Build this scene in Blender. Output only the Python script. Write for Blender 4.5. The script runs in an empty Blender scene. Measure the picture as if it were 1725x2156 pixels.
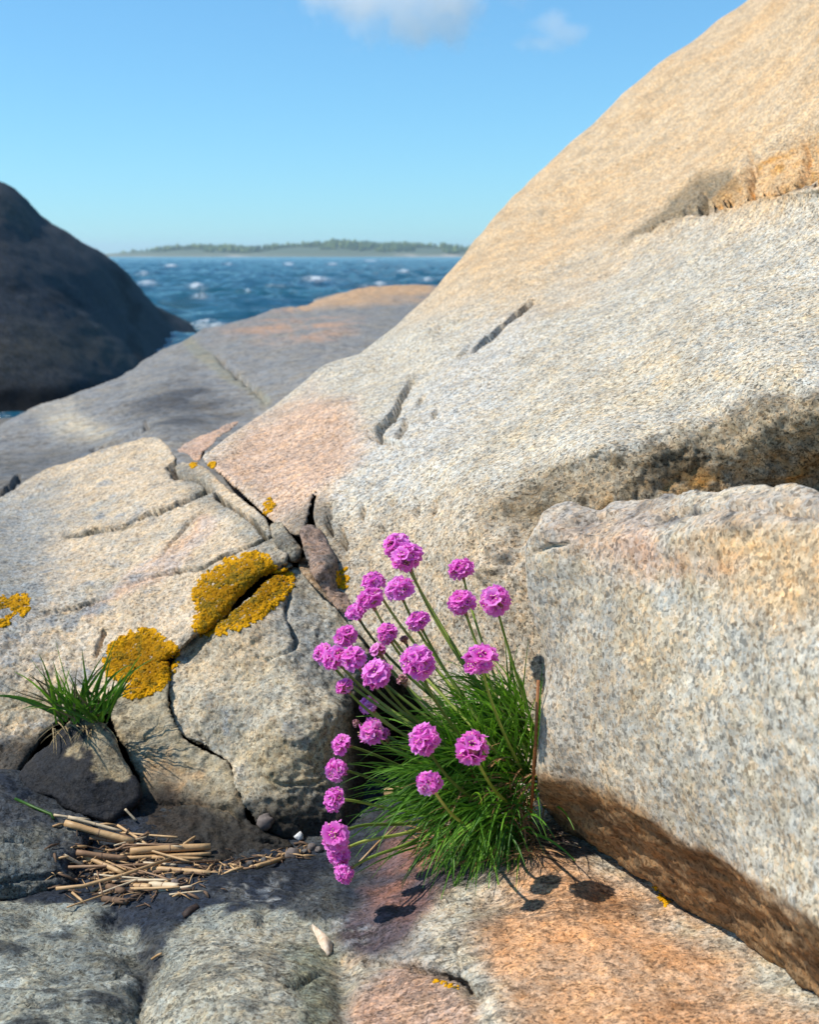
import bpy, math, random
import numpy as np
from mathutils import Vector, Matrix, Quaternion
from mathutils.bvhtree import BVHTree

R = math.radians
scene = bpy.context.scene
col = scene.collection
rng = random.Random(7)
nrng = np.random.default_rng(11)

# ------------------------------------------------------------------ camera
PITCH = R(12.07)
CAM = np.array([0.0, 0.0, 1.0])          # the sea lies at z = 0
FPX = 1725 * 35.0 / 24.0                 # focal length in pixels of a 1725-wide picture
cd = bpy.data.cameras.new('camera')
cam = bpy.data.objects.new('camera', cd)
col.objects.link(cam)
cam.location = CAM
cam.rotation_euler = (R(90) - PITCH, 0, 0)
cd.sensor_fit = 'HORIZONTAL'
cd.sensor_width = 24.0
cd.lens = 35.0
cd.clip_start = 0.02
cd.clip_end = 30000
cd.dof.use_dof = True
cd.dof.focus_distance = 0.80
cd.dof.aperture_fstop = 14.0
scene.camera = cam

# ------------------------------------------------------------------ sky, sun
SUN_EL, SUN_AZ = 52.0, 2.0              # the sun stands to the left of the view
S = Vector((-math.cos(R(SUN_EL)) * math.cos(R(SUN_AZ)), -math.cos(R(SUN_EL)) * math.sin(R(SUN_AZ)), math.sin(R(SUN_EL))))
w = bpy.data.worlds.new('World')
scene.world = w
w.use_nodes = True
nt = w.node_tree
sky = nt.nodes.new('ShaderNodeTexSky')
sky.sky_type = 'NISHITA'
sky.sun_disc = False
sky.sun_elevation = R(SUN_EL)
sky.sun_rotation = math.atan2(S.x, S.y)
sky.air_density = 1.0
sky.dust_density = 0.0
sky.ozone_density = 3.0
sky.altitude = 0
bg = nt.nodes['Background']
bg.inputs['Strength'].default_value = 0.125
wb = nt.nodes.new('ShaderNodeMix')            # white balance of the whole sky
wb.data_type = 'RGBA'
wb.blend_type = 'MULTIPLY'
wb.inputs[0].default_value = 1.0
wb.inputs[7].default_value = (.65, 1.19, 1.52, 1)
gm_ = nt.nodes.new('ShaderNodeGamma')           # softer tone curve, the same all over the sky
gm_.inputs['Gamma'].default_value = .75
nt.links.new(sky.outputs[0], gm_.inputs['Color'])
nt.links.new(gm_.outputs[0], wb.inputs[6])
nt.links.new(wb.outputs[2], bg.inputs['Color'])
sd = bpy.data.lights.new('sun', 'SUN')
sd.energy = 4.2
sd.angle = R(0.53)
sd.color = (1.0, 0.955, 0.88)
so = bpy.data.objects.new('sun', sd)
col.objects.link(so)
so.rotation_euler = S.to_track_quat('Z', 'Y').to_euler()
so.location = (-3, 0, 6)
scene.view_settings.view_transform = 'Standard'
scene.view_settings.look = 'None'
scene.view_settings.exposure = 0.40
scene.view_settings.gamma = 1.0
scene.view_settings.use_curve_mapping = False
scene.cycles.use_denoising = True
scene.cycles.max_bounces = 8
scene.cycles.volume_bounces = 12

# ------------------------------------------------------------------ helpers
CP, SP = math.cos(PITCH), math.sin(PITCH)


def unproj(px, py, y):
    """pixel of the 1725 x 2156 picture + horizontal distance -> world point(s)"""
    px, py, y = np.broadcast_arrays(np.asarray(px, float), np.asarray(py, float), np.asarray(y, float))
    a = (px - 862.5) / FPX
    b = (py - 1078.0) / FPX
    dx, dy, dz = a, CP - b * SP, -SP - b * CP
    k = y / dy
    return np.stack([CAM[0] + dx * k, CAM[1] + dy * k, CAM[2] + dz * k], -1)


def V(px, py, y):
    return Vector(unproj(px, py, y).tolist())


def ray(px, py):
    p = unproj(px, py, 1.0) - CAM
    return Vector((p / np.linalg.norm(p)).tolist())


def lin(r, g, b):
    f = lambda c: c / 12.92 if c <= .04045 else ((c + .055) / 1.055) ** 2.4
    return np.array([f(r / 255), f(g / 255), f(b / 255)])


def sst(a, b, x):
    t = np.clip((x - a) / (b - a), 0, 1)
    return t * t * (3 - 2 * t)


_perm = np.random.default_rng(3).permutation(256)
_perm = np.concatenate([_perm, _perm, _perm])
_grad = np.random.default_rng(4).normal(size=(256, 3))
_grad = (_grad / np.linalg.norm(_grad, axis=1)[:, None]).astype(np.float32)


def pnoise(P):
    Pi = np.floor(P).astype(int)
    f = P - Pi
    u = f * f * f * (f * (f * 6 - 15) + 10)
    Pi &= 255
    f, u = f.astype(np.float32), u.astype(np.float32)
    out = 0
    for dx in (0, 1):
        for dy in (0, 1):
            for dz in (0, 1):
                h = _perm[_perm[_perm[(Pi[..., 0] + dx) & 255] + ((Pi[..., 1] + dy) & 255)] + ((Pi[..., 2] + dz) & 255)]
                g = _grad[h]
                d = g[..., 0] * (f[..., 0] - dx) + g[..., 1] * (f[..., 1] - dy) + g[..., 2] * (f[..., 2] - dz)
                wx = u[..., 0] if dx else 1 - u[..., 0]
                wy = u[..., 1] if dy else 1 - u[..., 1]
                wz = u[..., 2] if dz else 1 - u[..., 2]
                out = out + d * wx * wy * wz
    return out * 1.6


def fbm(P, freq, octaves=4, gain=.5, seed=0.0, ridged=False):
    out, a, s = 0, 1.0, 0
    for i in range(octaves):
        n = pnoise(P * freq + seed + i * 17.3)
        if ridged:
            n = 1 - 2 * np.abs(n)
        out = out + a * n
        s += a
        a *= gain
        freq *= 2.03
    return out / s


def seg_dist(px, py, pts, closed=False):
    """distance to a polyline; also parameter (segment index + t) and side sign"""
    pts = np.asarray(pts, float)
    n = len(pts) if closed else len(pts) - 1
    best = np.full(px.shape, 1e9)
    par = np.zeros(px.shape)
    side = np.zeros(px.shape)
    for i in range(n):
        a, b = pts[i], pts[(i + 1) % len(pts)]
        ex, ey = b[0] - a[0], b[1] - a[1]
        L = ex * ex + ey * ey + 1e-9
        t = np.clip(((px - a[0]) * ex + (py - a[1]) * ey) / L, 0, 1)
        qx, qy = a[0] + t * ex - px, a[1] + t * ey - py
        d = np.sqrt(qx * qx + qy * qy)
        m = d < best
        best = np.where(m, d, best)
        par = np.where(m, i + t, par)
        side = np.where(m, np.sign(ex * (py - a[1]) - ey * (px - a[0])), side)
    return best, par, side


def inside(px, py, pts):
    c = np.zeros(px.shape, bool)
    n = len(pts)
    for i in range(n):
        x0, y0 = pts[i][0], pts[i][1]
        x1, y1 = pts[(i + 1) % n][0], pts[(i + 1) % n][1]
        if y0 == y1:
            continue
        c ^= ((y0 > py) != (y1 > py)) & (px < (x1 - x0) * (py - y0) / (y1 - y0) + x0)
    return c


def region(px, py, pts, soft=20, jit=None):
    """soft mask of a polygon in the picture, 1 inside"""
    d, _, _ = seg_dist(px, py, pts, True)
    s = np.where(inside(px, py, pts), d, -d)
    if jit is not None:
        s = s + jit * 1.6
    return sst(-soft * 1.3, soft * 1.3, s)


def smooth_poly(pts, n=4):
    """closed Catmull-Rom through the outline points (x, y, rim)"""
    P = np.asarray(pts, float)
    out = []
    N = len(P)
    for i in range(N):
        p0, p1, p2, p3 = P[i - 1], P[i], P[(i + 1) % N], P[(i + 2) % N]
        L = np.linalg.norm((p2 - p1)[:2])
        for k in range(n):
            t = k / n
            m1 = (p2 - p0) * .5 * min(1, L / (np.linalg.norm((p2 - p0)[:2]) * .5 + 1e-6))
            m2 = (p3 - p1) * .5 * min(1, L / (np.linalg.norm((p3 - p1)[:2]) * .5 + 1e-6))
            h = (2*t**3 - 3*t**2 + 1) * p1 + (t**3 - 2*t*t + t) * m1 + (-2*t**3 + 3*t*t) * p2 + (t**3 - t*t) * m2
            out.append(h)
    return np.array(out)


class TPS:
    """thin plate through scattered values (used on 1/distance, so flat faces stay flat)"""
    def __init__(s, pts, lam=1e-4):
        p = np.asarray(pts, float)
        s.c = p[:, :2] / 500
        v = 1 / p[:, 2]
        n = len(p)
        K = s.phi(np.linalg.norm(s.c[:, None] - s.c[None], axis=2)) + lam * np.eye(n)
        Q = np.hstack([np.ones((n, 1)), s.c])
        A = np.block([[K, Q], [Q.T, np.zeros((3, 3))]])
        s.w = np.linalg.solve(A, np.concatenate([v, np.zeros(3)]))

    @staticmethod
    def phi(r):
        return r * r * np.log(r + 1e-9)

    def __call__(s, px, py):
        q = np.stack([px, py], -1) / 500
        out = s.w[-3] + s.w[-2] * q[..., 0] + s.w[-1] * q[..., 1]
        for c, wt in zip(s.c, s.w[:-3]):
            out = out + wt * s.phi(np.hypot(q[..., 0] - c[0], q[..., 1] - c[1]))
        return 1 / np.clip(out, 1e-3, None)


SURF = []                                # (name, BVHTree) of the rocks, to set things down on


def hit(px, py, only=None):
    d = ray(px, py)
    best = None
    for nm, t in SURF:
        if only and nm not in only:
            continue
        loc, no, _, dist = t.ray_cast(Vector(CAM.tolist()), d)
        if loc is not None and (best is None or dist < best[2]):
            if no.dot(d) > 0:
                no = -no
            best = (loc, no, dist)
    return best


def mesh_obj(name, verts, faces, mat=None, parent=None, smooth=True, colors=None, mats=None, mi=None):
    me = bpy.data.meshes.new(name)
    if isinstance(verts, np.ndarray) and isinstance(faces, np.ndarray):
        k = faces.shape[1]
        me.vertices.add(len(verts))
        me.vertices.foreach_set('co', verts.astype(np.float32).ravel())
        me.loops.add(faces.size)
        me.loops.foreach_set('vertex_index', faces.astype(np.int32).ravel())
        me.polygons.add(len(faces))
        me.polygons.foreach_set('loop_start', np.arange(0, faces.size, k, dtype=np.int32))
        me.polygons.foreach_set('loop_total', np.full(len(faces), k, np.int32))
        me.update(calc_edges=True)
    else:
        me.from_pydata([tuple(v) for v in verts], [], faces if isinstance(faces, list) else faces.tolist())
    if colors is not None:
        at = me.color_attributes.new('tint', 'FLOAT_COLOR', 'POINT')
        c4 = np.ones((len(me.vertices), 4), np.float32)
        c4[:, :3] = colors
        at.data.foreach_set('color', c4.ravel())
    for m in (mats or ([mat] if mat else [])):
        me.materials.append(m)
    if mi is not None:
        me.polygons.foreach_set('material_index', mi)
    me.polygons.foreach_set('use_smooth', [smooth] * len(me.polygons))
    me.update()
    o = bpy.data.objects.new(name, me)
    col.objects.link(o)
    o.parent = parent
    return o


def tag(o, label=None, cat=None, group=None, kind=None):
    if label: o['label'] = label
    if cat: o['category'] = cat
    if group: o['group'] = group
    if kind: o['kind'] = kind
    return o


def empty(name, loc=(0, 0, 0)):
    o = bpy.data.objects.new(name, None)
    o.location = loc
    o.empty_display_size = .02
    col.objects.link(o)
    return o


def sheet(name, outline, ctrl, mat, step=4, tint=None, cracks=(), mod=None, disp=(), thick=.3, shrink=.9, smooth_n=6, reg=True, rimk=1.0):
    """A rock: outline in the picture with a rounding radius per point, distances at control
    points, rounded rims, displaced relief, carved cracks, and sides running back to close it."""
    ol = smooth_poly([(p[0], p[1], p[2] if len(p) > 2 else 0) for p in outline], smooth_n)
    x0, y0 = ol[:, 0].min() - 2 * step, ol[:, 1].min() - 2 * step
    x1, y1 = ol[:, 0].max() + 2 * step, ol[:, 1].max() + 2 * step
    gx = np.arange(x0, x1 + step, step)
    gy = np.arange(y0, y1 + step, step)
    X, Y = np.meshgrid(gx, gy)
    ins = inside(X, Y, ol)
    d, par, _ = seg_dist(X, Y, ol, True)
    d = np.where(ins, d, 0)
    i0 = par.astype(int) % len(ol)
    fr = par - par.astype(int)
    rim = ol[i0, 2] * (1 - fr) + ol[(i0 + 1) % len(ol), 2] * fr
    # snap outside neighbours on to the outline
    pad = np.pad(ins, 1)
    near = np.zeros_like(ins)
    for dy in (0, 1, 2):
        for dx in (0, 1, 2):
            near |= pad[dy:dy + ins.shape[0], dx:dx + ins.shape[1]]
    snap = near & ~ins
    a = ol[i0, :2]
    b = ol[(i0 + 1) % len(ol), :2]
    Q = a + (b - a) * fr[..., None]
    XS, YS = np.where(snap, Q[..., 0], X), np.where(snap, Q[..., 1], Y)
    f = TPS(ctrl)
    D = f(XS, YS)
    if mod is not None:
        D = D + mod(XS, YS, D)
    rr = np.maximum(rim, 1e-3)
    e = np.clip(1 - d / rr, 0, 1) * (rim > .5)
    D = D + rr * D / FPX * rimk * (1 - np.sqrt(np.clip(1 - e * e, 0.0, 1)))
    P = unproj(XS, YS, D)
    gu = np.gradient(P, axis=1)
    gv = np.gradient(P, axis=0)
    N = np.cross(gu, gv)
    N /= np.linalg.norm(N, axis=2)[..., None] + 1e-12
    flip = np.sum(N * (P - CAM), axis=2) > 0
    N[flip] *= -1
    off = np.zeros(X.shape)
    for fn in disp:
        off = off + fn(P, XS, YS)
    wob = pnoise(P * 45 + 3.1) * .9 + pnoise(P * 140) * .25
    for pts, opts in cracks:
        pl = np.asarray(pts, float)
        dd, pp, side = seg_dist(XS, YS, pl)
        k0 = np.clip(pp.astype(int), 0, len(pl) - 2)
        ff = pp - k0
        W = pl[k0, 2] * (1 - ff) + pl[k0 + 1, 2] * ff
        Z = pl[k0, 3] * (1 - ff) + pl[k0 + 1, 3] * ff
        dd = np.abs(dd * np.where(side == 0, 1, side) + W * opts.get('jit', .7) * wob)
        if opts.get('step'):
            sgn = side * opts['step']
            off = off - Z * np.where(sgn > 0, np.clip(1 - dd / (W * 8), 0, 1) ** 1.5, np.clip(1 - dd / W, 0, 1))
        else:
            off = off - Z * np.sqrt(np.clip(1 - (dd / W) ** 2, 0, 1))
    P = P + N * off[..., None]
    use = near
    idx = -np.ones(X.shape, int)
    idx[use] = np.arange(use.sum())
    q = ins[:-1, :-1] | ins[1:, :-1] | ins[:-1, 1:] | ins[1:, 1:]
    F = np.stack([idx[:-1, :-1][q], idx[1:, :-1][q], idx[1:, 1:][q], idx[:-1, 1:][q]], -1)
    VV = P[use]
    CC = tint(XS[use], YS[use], VV) if tint is not None else np.full((len(VV), 3), .4)
    # sides: two rings running back
    E = np.concatenate([F[:, [0, 1]], F[:, [1, 2]], F[:, [2, 3]], F[:, [3, 0]]])
    M_ = int(F.max()) + 1
    key, rev = E[:, 0] * M_ + E[:, 1], E[:, 1] * M_ + E[:, 0]
    be = E[~np.isin(key, rev)]
    bv = np.unique(be)
    n0 = len(VV)
    bp = VV[bv]
    cen = VV.mean(0)
    verts, cols_ = [VV], [CC]
    faces = [F]
    prev = np.arange(n0)
    for ring, (tk, sh) in enumerate(((.3, 1 - (1 - shrink) * .25), (1.0, shrink))):
        vd = (bp - CAM)
        vd[:, 2] = np.where(vd[:, 2] > 0, vd[:, 2] * .3, vd[:, 2] * 1.12)
        vd /= np.linalg.norm(vd, axis=1)[:, None]
        c2 = cen + (np.array([0, 1, 0]) * thick * tk)
        np_ = bp + vd * thick * tk
        np_ = c2 + (np_ - c2) * sh
        base = sum(len(v) for v in verts)
        verts.append(np_)
        cols_.append(CC[bv])
        cur = np.zeros(n0, int)
        cur[bv] = base + np.arange(len(bv))
        faces.append(np.stack([prev[be[:, 1]], prev[be[:, 0]], cur[be[:, 0]], cur[be[:, 1]]], -1))
        prev = cur
    o = mesh_obj(name, np.concatenate(verts), np.concatenate(faces), mat, colors=np.concatenate(cols_))
    if reg:
        SURF.append((name, BVHTree.FromPolygons(VV.tolist(), F.tolist())))
    return o


# ------------------------------------------------------------------ materials
class NT:
    def __init__(s, name):
        s.m = bpy.data.materials.new(name)
        s.m.use_nodes = True
        s.t = s.m.node_tree
        s.b = s.t.nodes['Principled BSDF']
        s.out = s.t.nodes['Material Output']

    def n(s, typ, **kw):
        nd = s.t.nodes.new(typ)
        for k, v in kw.items():
            setattr(nd, k, v)
        return nd

    def l(s, a, b):
        s.t.links.new(a, b)

    def val(s, sock, v):
        if isinstance(v, bpy.types.NodeSocket):
            s.l(v, sock)
        else:
            sock.default_value = v

    def noise(s, vec, scale, detail=4, rough=.55, dist=0):
        nd = s.n('ShaderNodeTexNoise')
        s.l(vec, nd.inputs['Vector'])
        nd.inputs['Scale'].default_value = scale
        nd.inputs['Detail'].default_value = detail
        nd.inputs['Roughness'].default_value = rough
        nd.inputs['Distortion'].default_value = dist
        return nd.outputs['Fac']

    def ramp(s, fac, stops, interp='LINEAR'):
        nd = s.n('ShaderNodeValToRGB')
        nd.color_ramp.interpolation = interp
        el = nd.color_ramp.elements
        while len(el) < len(stops):
            el.new(.5)
        for e, (p, c) in zip(el, stops):
            e.position = p
            e.color = (c, c, c, 1) if not hasattr(c, '__len__') else (*c, 1)
        s.l(fac, nd.inputs['Fac'])
        return nd.outputs['Color']

    def mix(s, fac, a, b, mode='MIX'):
        nd = s.n('ShaderNodeMix', data_type='RGBA', blend_type=mode)
        s.val(nd.inputs[0], fac)
        s.val(nd.inputs[6], a)
        s.val(nd.inputs[7], b)
        return nd.outputs[2]

    def math(s, op, a, b=0.0):
        nd = s.n('ShaderNodeMath', operation=op)
        s.val(nd.inputs[0], a)
        s.val(nd.inputs[1], b)
        return nd.outputs[0]

    def bump(s, h, strength, dist, prev=None):
        nd = s.n('ShaderNodeBump')
        nd.inputs['Strength'].default_value = strength
        nd.inputs['Distance'].default_value = dist
        s.l(h, nd.inputs['Height'])
        if prev is not None:
            s.l(prev, nd.inputs['Normal'])
        return nd.outputs['Normal']


_tone = random.Random(5)


def rock_mat(name, grain=330, contrast=1.0, bump=1.0, orange=.35, dark=(.05, .05, .045), rough=.8, spots=0.0, fissure=0.0):
    k = NT(name)
    tc = k.n('ShaderNodeTexCoord').outputs['Object']
    at = k.n('ShaderNodeAttribute', attribute_name='tint').outputs['Color']
    # warp the cells a little so grains are irregular
    wn = k.n('ShaderNodeTexNoise')
    k.l(tc, wn.inputs['Vector'])
    wn.inputs['Scale'].default_value = grain * .8
    wv = k.n('ShaderNodeVectorMath', operation='MULTIPLY_ADD')
    k.l(wn.outputs['Color'], wv.inputs[0])
    wv.inputs[1].default_value = (1.6 / grain,) * 3
    k.l(tc, wv.inputs[2])
    vo = k.n('ShaderNodeTexVoronoi')
    k.l(wv.outputs[0], vo.inputs['Vector'])
    vo.inputs['Scale'].default_value = grain
    sp = k.n('ShaderNodeSeparateColor')
    k.l(vo.outputs['Color'], sp.inputs[0])
    c = contrast
    g1 = k.ramp(sp.outputs[0], [(0.0, 1 - .72 * c), (.13, 1 - .60 * c), (.2, 1 - .2 * c), (.62, 1.0), (.8, 1 + .16 * c), (1.0, 1 + .34 * c)])
    n1 = k.noise(tc, grain * .35, 5, .65)
    g2 = k.ramp(n1, [(.3, 1 - .42 * c), (.5, 1.0), (.72, 1 + .25 * c)])
    n2 = k.noise(tc, 22, 5, .6)
    g3 = k.ramp(n2, [(.3, .80), (.5, 1.0), (.7, 1.14)])
    vo2 = k.n('ShaderNodeTexVoronoi')
    k.l(wv.outputs[0], vo2.inputs['Vector'])
    vo2.inputs['Scale'].default_value = grain * 2.3
    sp2 = k.n('ShaderNodeSeparateColor')
    k.l(vo2.outputs['Color'], sp2.inputs[0])
    g0 = k.ramp(sp2.outputs[0], [(0.0, 1 - .6 * c), (.16, 1 - .45 * c), (.26, 1.0), (1.0, 1 + .15 * c)])
    at = k.mix(1.0, at, g0, 'MULTIPLY')
    colr = k.mix(1.0, at, g1, 'MULTIPLY')
    colr = k.mix(1.0, colr, g2, 'MULTIPLY')
    colr = k.mix(1.0, colr, g3, 'MULTIPLY')
    # clumps of tan and of blue-grey crystals
    n5 = k.noise(tc, grain * .16, 4, .6)
    colr = k.mix(1.0, colr, k.ramp(n5, [(.34, (1.06, .99, .87)), (.5, (1, 1, 1)), (.66, (.86, .92, 1.0))]), 'MULTIPLY')
    # feldspar: some grains warmer
    warm = k.ramp(sp.outputs[1], [(.55, 0.0), (.75, orange), (1.0, orange)])
    wc = k.mix(1.0, colr, (1.32, .98, .66, 1), 'MULTIPLY')
    colr = k.mix(warm, colr, wc)
    cool = k.ramp(sp.outputs[2], [(.6, 0.0), (.8, .25), (1.0, .25)])
    cc = k.mix(1.0, colr, (.86, .97, 1.12, 1), 'MULTIPLY')
    colr = k.mix(cool, colr, cc)
    if spots:
        n4 = k.noise(tc, 55, 3, .5, .4)
        sm = k.ramp(n4, [(.60, 0.0), (.66, spots)])
        colr = k.mix(sm, colr, (.36, .37, .33, 1))
    fz = None
    if fissure:
        fm_ = k.n('ShaderNodeMapping')
        fm_.inputs['Scale'].default_value = (.45, 1.3, 1.1)
        fm_.inputs['Rotation'].default_value = (0, 0, .25)
        k.l(tc, fm_.inputs['Vector'])
        n6 = k.noise(fm_.outputs[0], 26, 7, .68, .6)
        n7 = k.noise(tc, 12, 3, .5)
        line = k.ramp(n6, [(.472, 1.0), (.492, .0), (.508, .0), (.528, 1.0)])
        gate = k.ramp(n7, [(.46, 1.0), (.58, 0.0)])
        fz = k.math('MAXIMUM', line, gate)
        colr = k.mix(k.math('MULTIPLY', k.math('SUBTRACT', 1.0, fz), fissure), colr, (.035, .036, .036, 1))
    k.l(colr, k.b.inputs['Base Color'])
    k.b.inputs['Roughness'].default_value = rough
    k.b.inputs['Specular IOR Level'].default_value = .12
    b1 = k.bump(k.noise(tc, 70, 6, .62), .55 * bump, .006)
    b2 = k.bump(k.noise(tc, grain * .9, 4, .6), .5 * bump, .0016, b1)
    if fz is not None:
        b2 = k.bump(fz, min(.8, fissure * 1.8), .004, b2)
    k.l(b2, k.b.inputs['Normal'])
    return k.m


def leaf_mat(name, c1, c2, trans=.35, rough=.45, spec=.4):
    k = NT(name)
    oi = k.n('ShaderNodeObjectInfo')
    tc = k.n('ShaderNodeTexCoord').outputs['Object']
    nz = k.noise(tc, 55, 3)
    f = k.math('MULTIPLY', nz, 1.0)
    cm = k.ramp(f, [(.35, c1), (.65, c2)])
    at = k.n('ShaderNodeAttribute', attribute_name='tint').outputs['Color']
    cm = k.mix(1.0, cm, k.ramp(at, [(0, (.45, .5, .5)), (.5, (.95, .95, .9)), (.85, (1.5, 1.35, 1.3)), (1, (2.1, 1.6, 2.2))]), 'MULTIPLY')
    k.l(cm, k.b.inputs['Base Color'])
    k.b.inputs['Roughness'].default_value = rough
    k.b.inputs['Specular IOR Level'].default_value = spec
    tr = k.n('ShaderNodeBsdfTranslucent')
    k.l(k.mix(1.0, cm, (1.3, 1.25, .6, 1), 'MULTIPLY'), tr.inputs['Color'])
    mx = k.n('ShaderNodeMixShader')
    mx.inputs[0].default_value = trans
    k.l(k.b.outputs[0], mx.inputs[1])
    k.l(tr.outputs[0], mx.inputs[2])
    k.l(mx.outputs[0], k.out.inputs['Surface'])
    return k.m


def dry_mat(name, c1, c2, scale=120, rough=.65):
    k = NT(name)
    tc = k.n('ShaderNodeTexCoord').outputs['Object']
    nz = k.noise(tc, scale, 5, .65)
    k.l(k.ramp(nz, [(.3, c1), (.7, c2)]), k.b.inputs['Base Color'])
    k.b.inputs['Roughness'].default_value = rough
    k.b.inputs['Specular IOR Level'].default_value = .3
    k.l(k.bump(k.noise(tc, scale * 6, 4), .5, .0006), k.b.inputs['Normal'])
    return k.m


M_granite = rock_mat('granite', grain=500, contrast=.9, bump=.08, orange=.38)
M_block = rock_mat('pale_granite', grain=430, contrast=.72, bump=.16, orange=.40)
M_fine = rock_mat('fine_granite', grain=480, contrast=.75, bump=.55, orange=.3, fissure=.08)
M_grey = rock_mat('grey_gneiss', grain=620, contrast=.55, bump=.9, orange=.15, rough=.72, fissure=.35)
M_ground = rock_mat('shore_gneiss', grain=520, contrast=.8, bump=.9, orange=.25, rough=.7, fissure=.34)
M_far = rock_mat('far_rock', grain=110, contrast=.5, bump=.3, orange=.2)


def J(P, f, a, seed=0.0):
    return fbm(P, f, 4, .55, seed) * a


def lerp(a, b, m):
    return a + (b - a) * m[:, None]


def rock_noise(a1=.012, f1=6, a2=.0035, f2=28, a3=.0012, f3=110, seed=0.0):
    return lambda P, x, y: a1 * fbm(P, f1, 3, .5, seed) + a2 * fbm(P, f2, 4, .55, seed + 5) + a3 * fbm(P, f3, 3, .6, seed + 9)


# ------------------------------------------------------------------ bedrock underfoot (gully, front domes, orange slab)
def ground_tint(x, y, P):
    j = J(P, 16, 34)
    base = np.tile(lin(152, 153, 140), (len(x), 1))
    mott = fbm(P, 9, 4, .6, 2.0)
    base = lerp(base, lin(100, 104, 102), sst(-.1, .4, mott))
    # dark gully where debris and water gather
    g = region(x, y, [(-500, 1600), (1000, 1600), (930, 1790), (860, 1900), (800, 2005), (725, 1956), (650, 1946), (575, 1922), (450, 1932), (385, 1968), (350, 2030), (304, 2090), (296, 1985), (200, 1925), (0, 1914), (-500, 1930)], 9, J(P, 30, 44))
    base = lerp(base, lin(48, 54, 64), g * (.82 + .18 * sst(.3, -.1, fbm(P, 18, 4, .6, 71.0))))
    d, _, _ = seg_dist(x, y, [(310, 2000), (300, 2090), (285, 2200)])
    base = lerp(base, lin(66, 68, 68), sst(40, 14, d + J(P, 30, 40)) * .6)
    # dark blotches and pale lichen at the front left
    fl = region(x, y, [(-500, 1930), (250, 1940), (310, 2050), (280, 2300), (-500, 2500)], 30, j)
    base = lerp(base, lin(56, 60, 64), fl * sst(.05, .25, fbm(P, 26, 4, .6, 7.0)) * .8)
    base = lerp(base, lin(190, 190, 174), fl * sst(.22, .34, fbm(P, 33, 3, .5, 1.0)) * .8)
    # middle dome, warm to the front
    md = region(x, y, [(330, 2090), (420, 1990), (600, 1960), (690, 2010), (700, 2300), (300, 2300)], 40, j)
    base = lerp(base, lin(180, 174, 154), md * .85)
    # slab
    sl = region(x, y, [(690, 2010), (790, 1990), (850, 1870), (960, 1700), (1300, 1650), (2200, 1800), (2200, 2700), (700, 2700)], 25, j * .6)
    base = lerp(base, lin(192, 184, 164), sl)
    pur = region(x, y, [(700, 1980), (760, 1880), (820, 1770), (1180, 1740), (1260, 1800), (1010, 1850), (930, 1880), (860, 1990), (780, 2010)], 22, j * .6)
    base = lerp(base, lin(94, 84, 88), pur)
    red = region(x, y, [(770, 1860), (830, 1760), (930, 1790), (950, 1870), (870, 1915)], 36, j * 1.2)
    base = lerp(base, lin(158, 112, 96), red * sst(-.35, .2, fbm(P, 24, 4, .6, 61.0)) * .85)
    og = region(x, y, [(1000, 1960), (1080, 1830), (1200, 1790), (1320, 1880), (1480, 1980), (1725, 2160), (1725, 2400), (1150, 2400), (1050, 2080)], 45, j)
    base = lerp(base, lin(212, 154, 104), og * (.62 + .38 * sst(-.3, .25, fbm(P, 10, 4, .6, 51.0))))
    base = lerp(base, lin(210, 160, 116), sl * sst(.1, .4, fbm(P, 12, 4, .6, 21.0)) * .5 * (1 - pur))
    base = lerp(base, lin(140, 134, 126), sl * sst(.2, .45, fbm(P, 9, 4, .6, 31.0)) * .7)
    pk = region(x, y, [(740, 2110), (830, 2040), (960, 2070), (1010, 2130), (1030, 2300), (740, 2300)], 22, j * .6)
    base = lerp(base, lin(196, 156, 130), pk * .8)
    gr = region(x, y, [(600, 2020), (690, 1980), (720, 2060), (700, 2180), (640, 2180)], 25, j)
    base = lerp(base, lin(112, 122, 100), gr * .6)
    vein = fbm(P, 20, 4, .6, 40.0)
    wv = region(x, y, [(430, 1880), (560, 1865), (660, 1900), (770, 1960), (730, 1990), (600, 1935)], 20, j * .5)
    base = lerp(base, lin(170, 172, 170), wv * sst(.07, .0, np.abs(fbm(P * np.array([.5, 1.2, 1]), 26, 4, .6, 40.0))) * .75)
    return base * .82


def ground_mod(x, y, D):
    # ledges and creases of the rock floor, in metres of distance
    d, p, s = seg_dist(x, y, [(250, 1960), (310, 2060), (305, 2100), (285, 2200)])
    m = .018 * np.exp(-(d / 38) ** 2)
    d, p, s = seg_dist(x, y, [(560, 1950), (690, 1975), (720, 2040), (730, 2200)])
    m = m + .010 * np.exp(-(d / 26) ** 2)
    d, p, s = seg_dist(x, y, [(780, 2030), (870, 2040), (975, 2070), (1010, 2110)])
    m = m + .008 * np.exp(-(d / 14) ** 2)
    return m


def layered(P, x, y):
    # fine foliation running across the floor
    q = P.copy()
    q[..., 0] *= .35
    q[..., 1] *= 1.4
    left = sst(760, 600, x)
    return left * .0036 * fbm(q, 38, 4, .6, 3.0, ridged=True) + left * .0045 * fbm(q, 13, 3, .5, 8.0, ridged=True) + left * .0016 * fbm(q, 120, 3, .6, 4.0)


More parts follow.
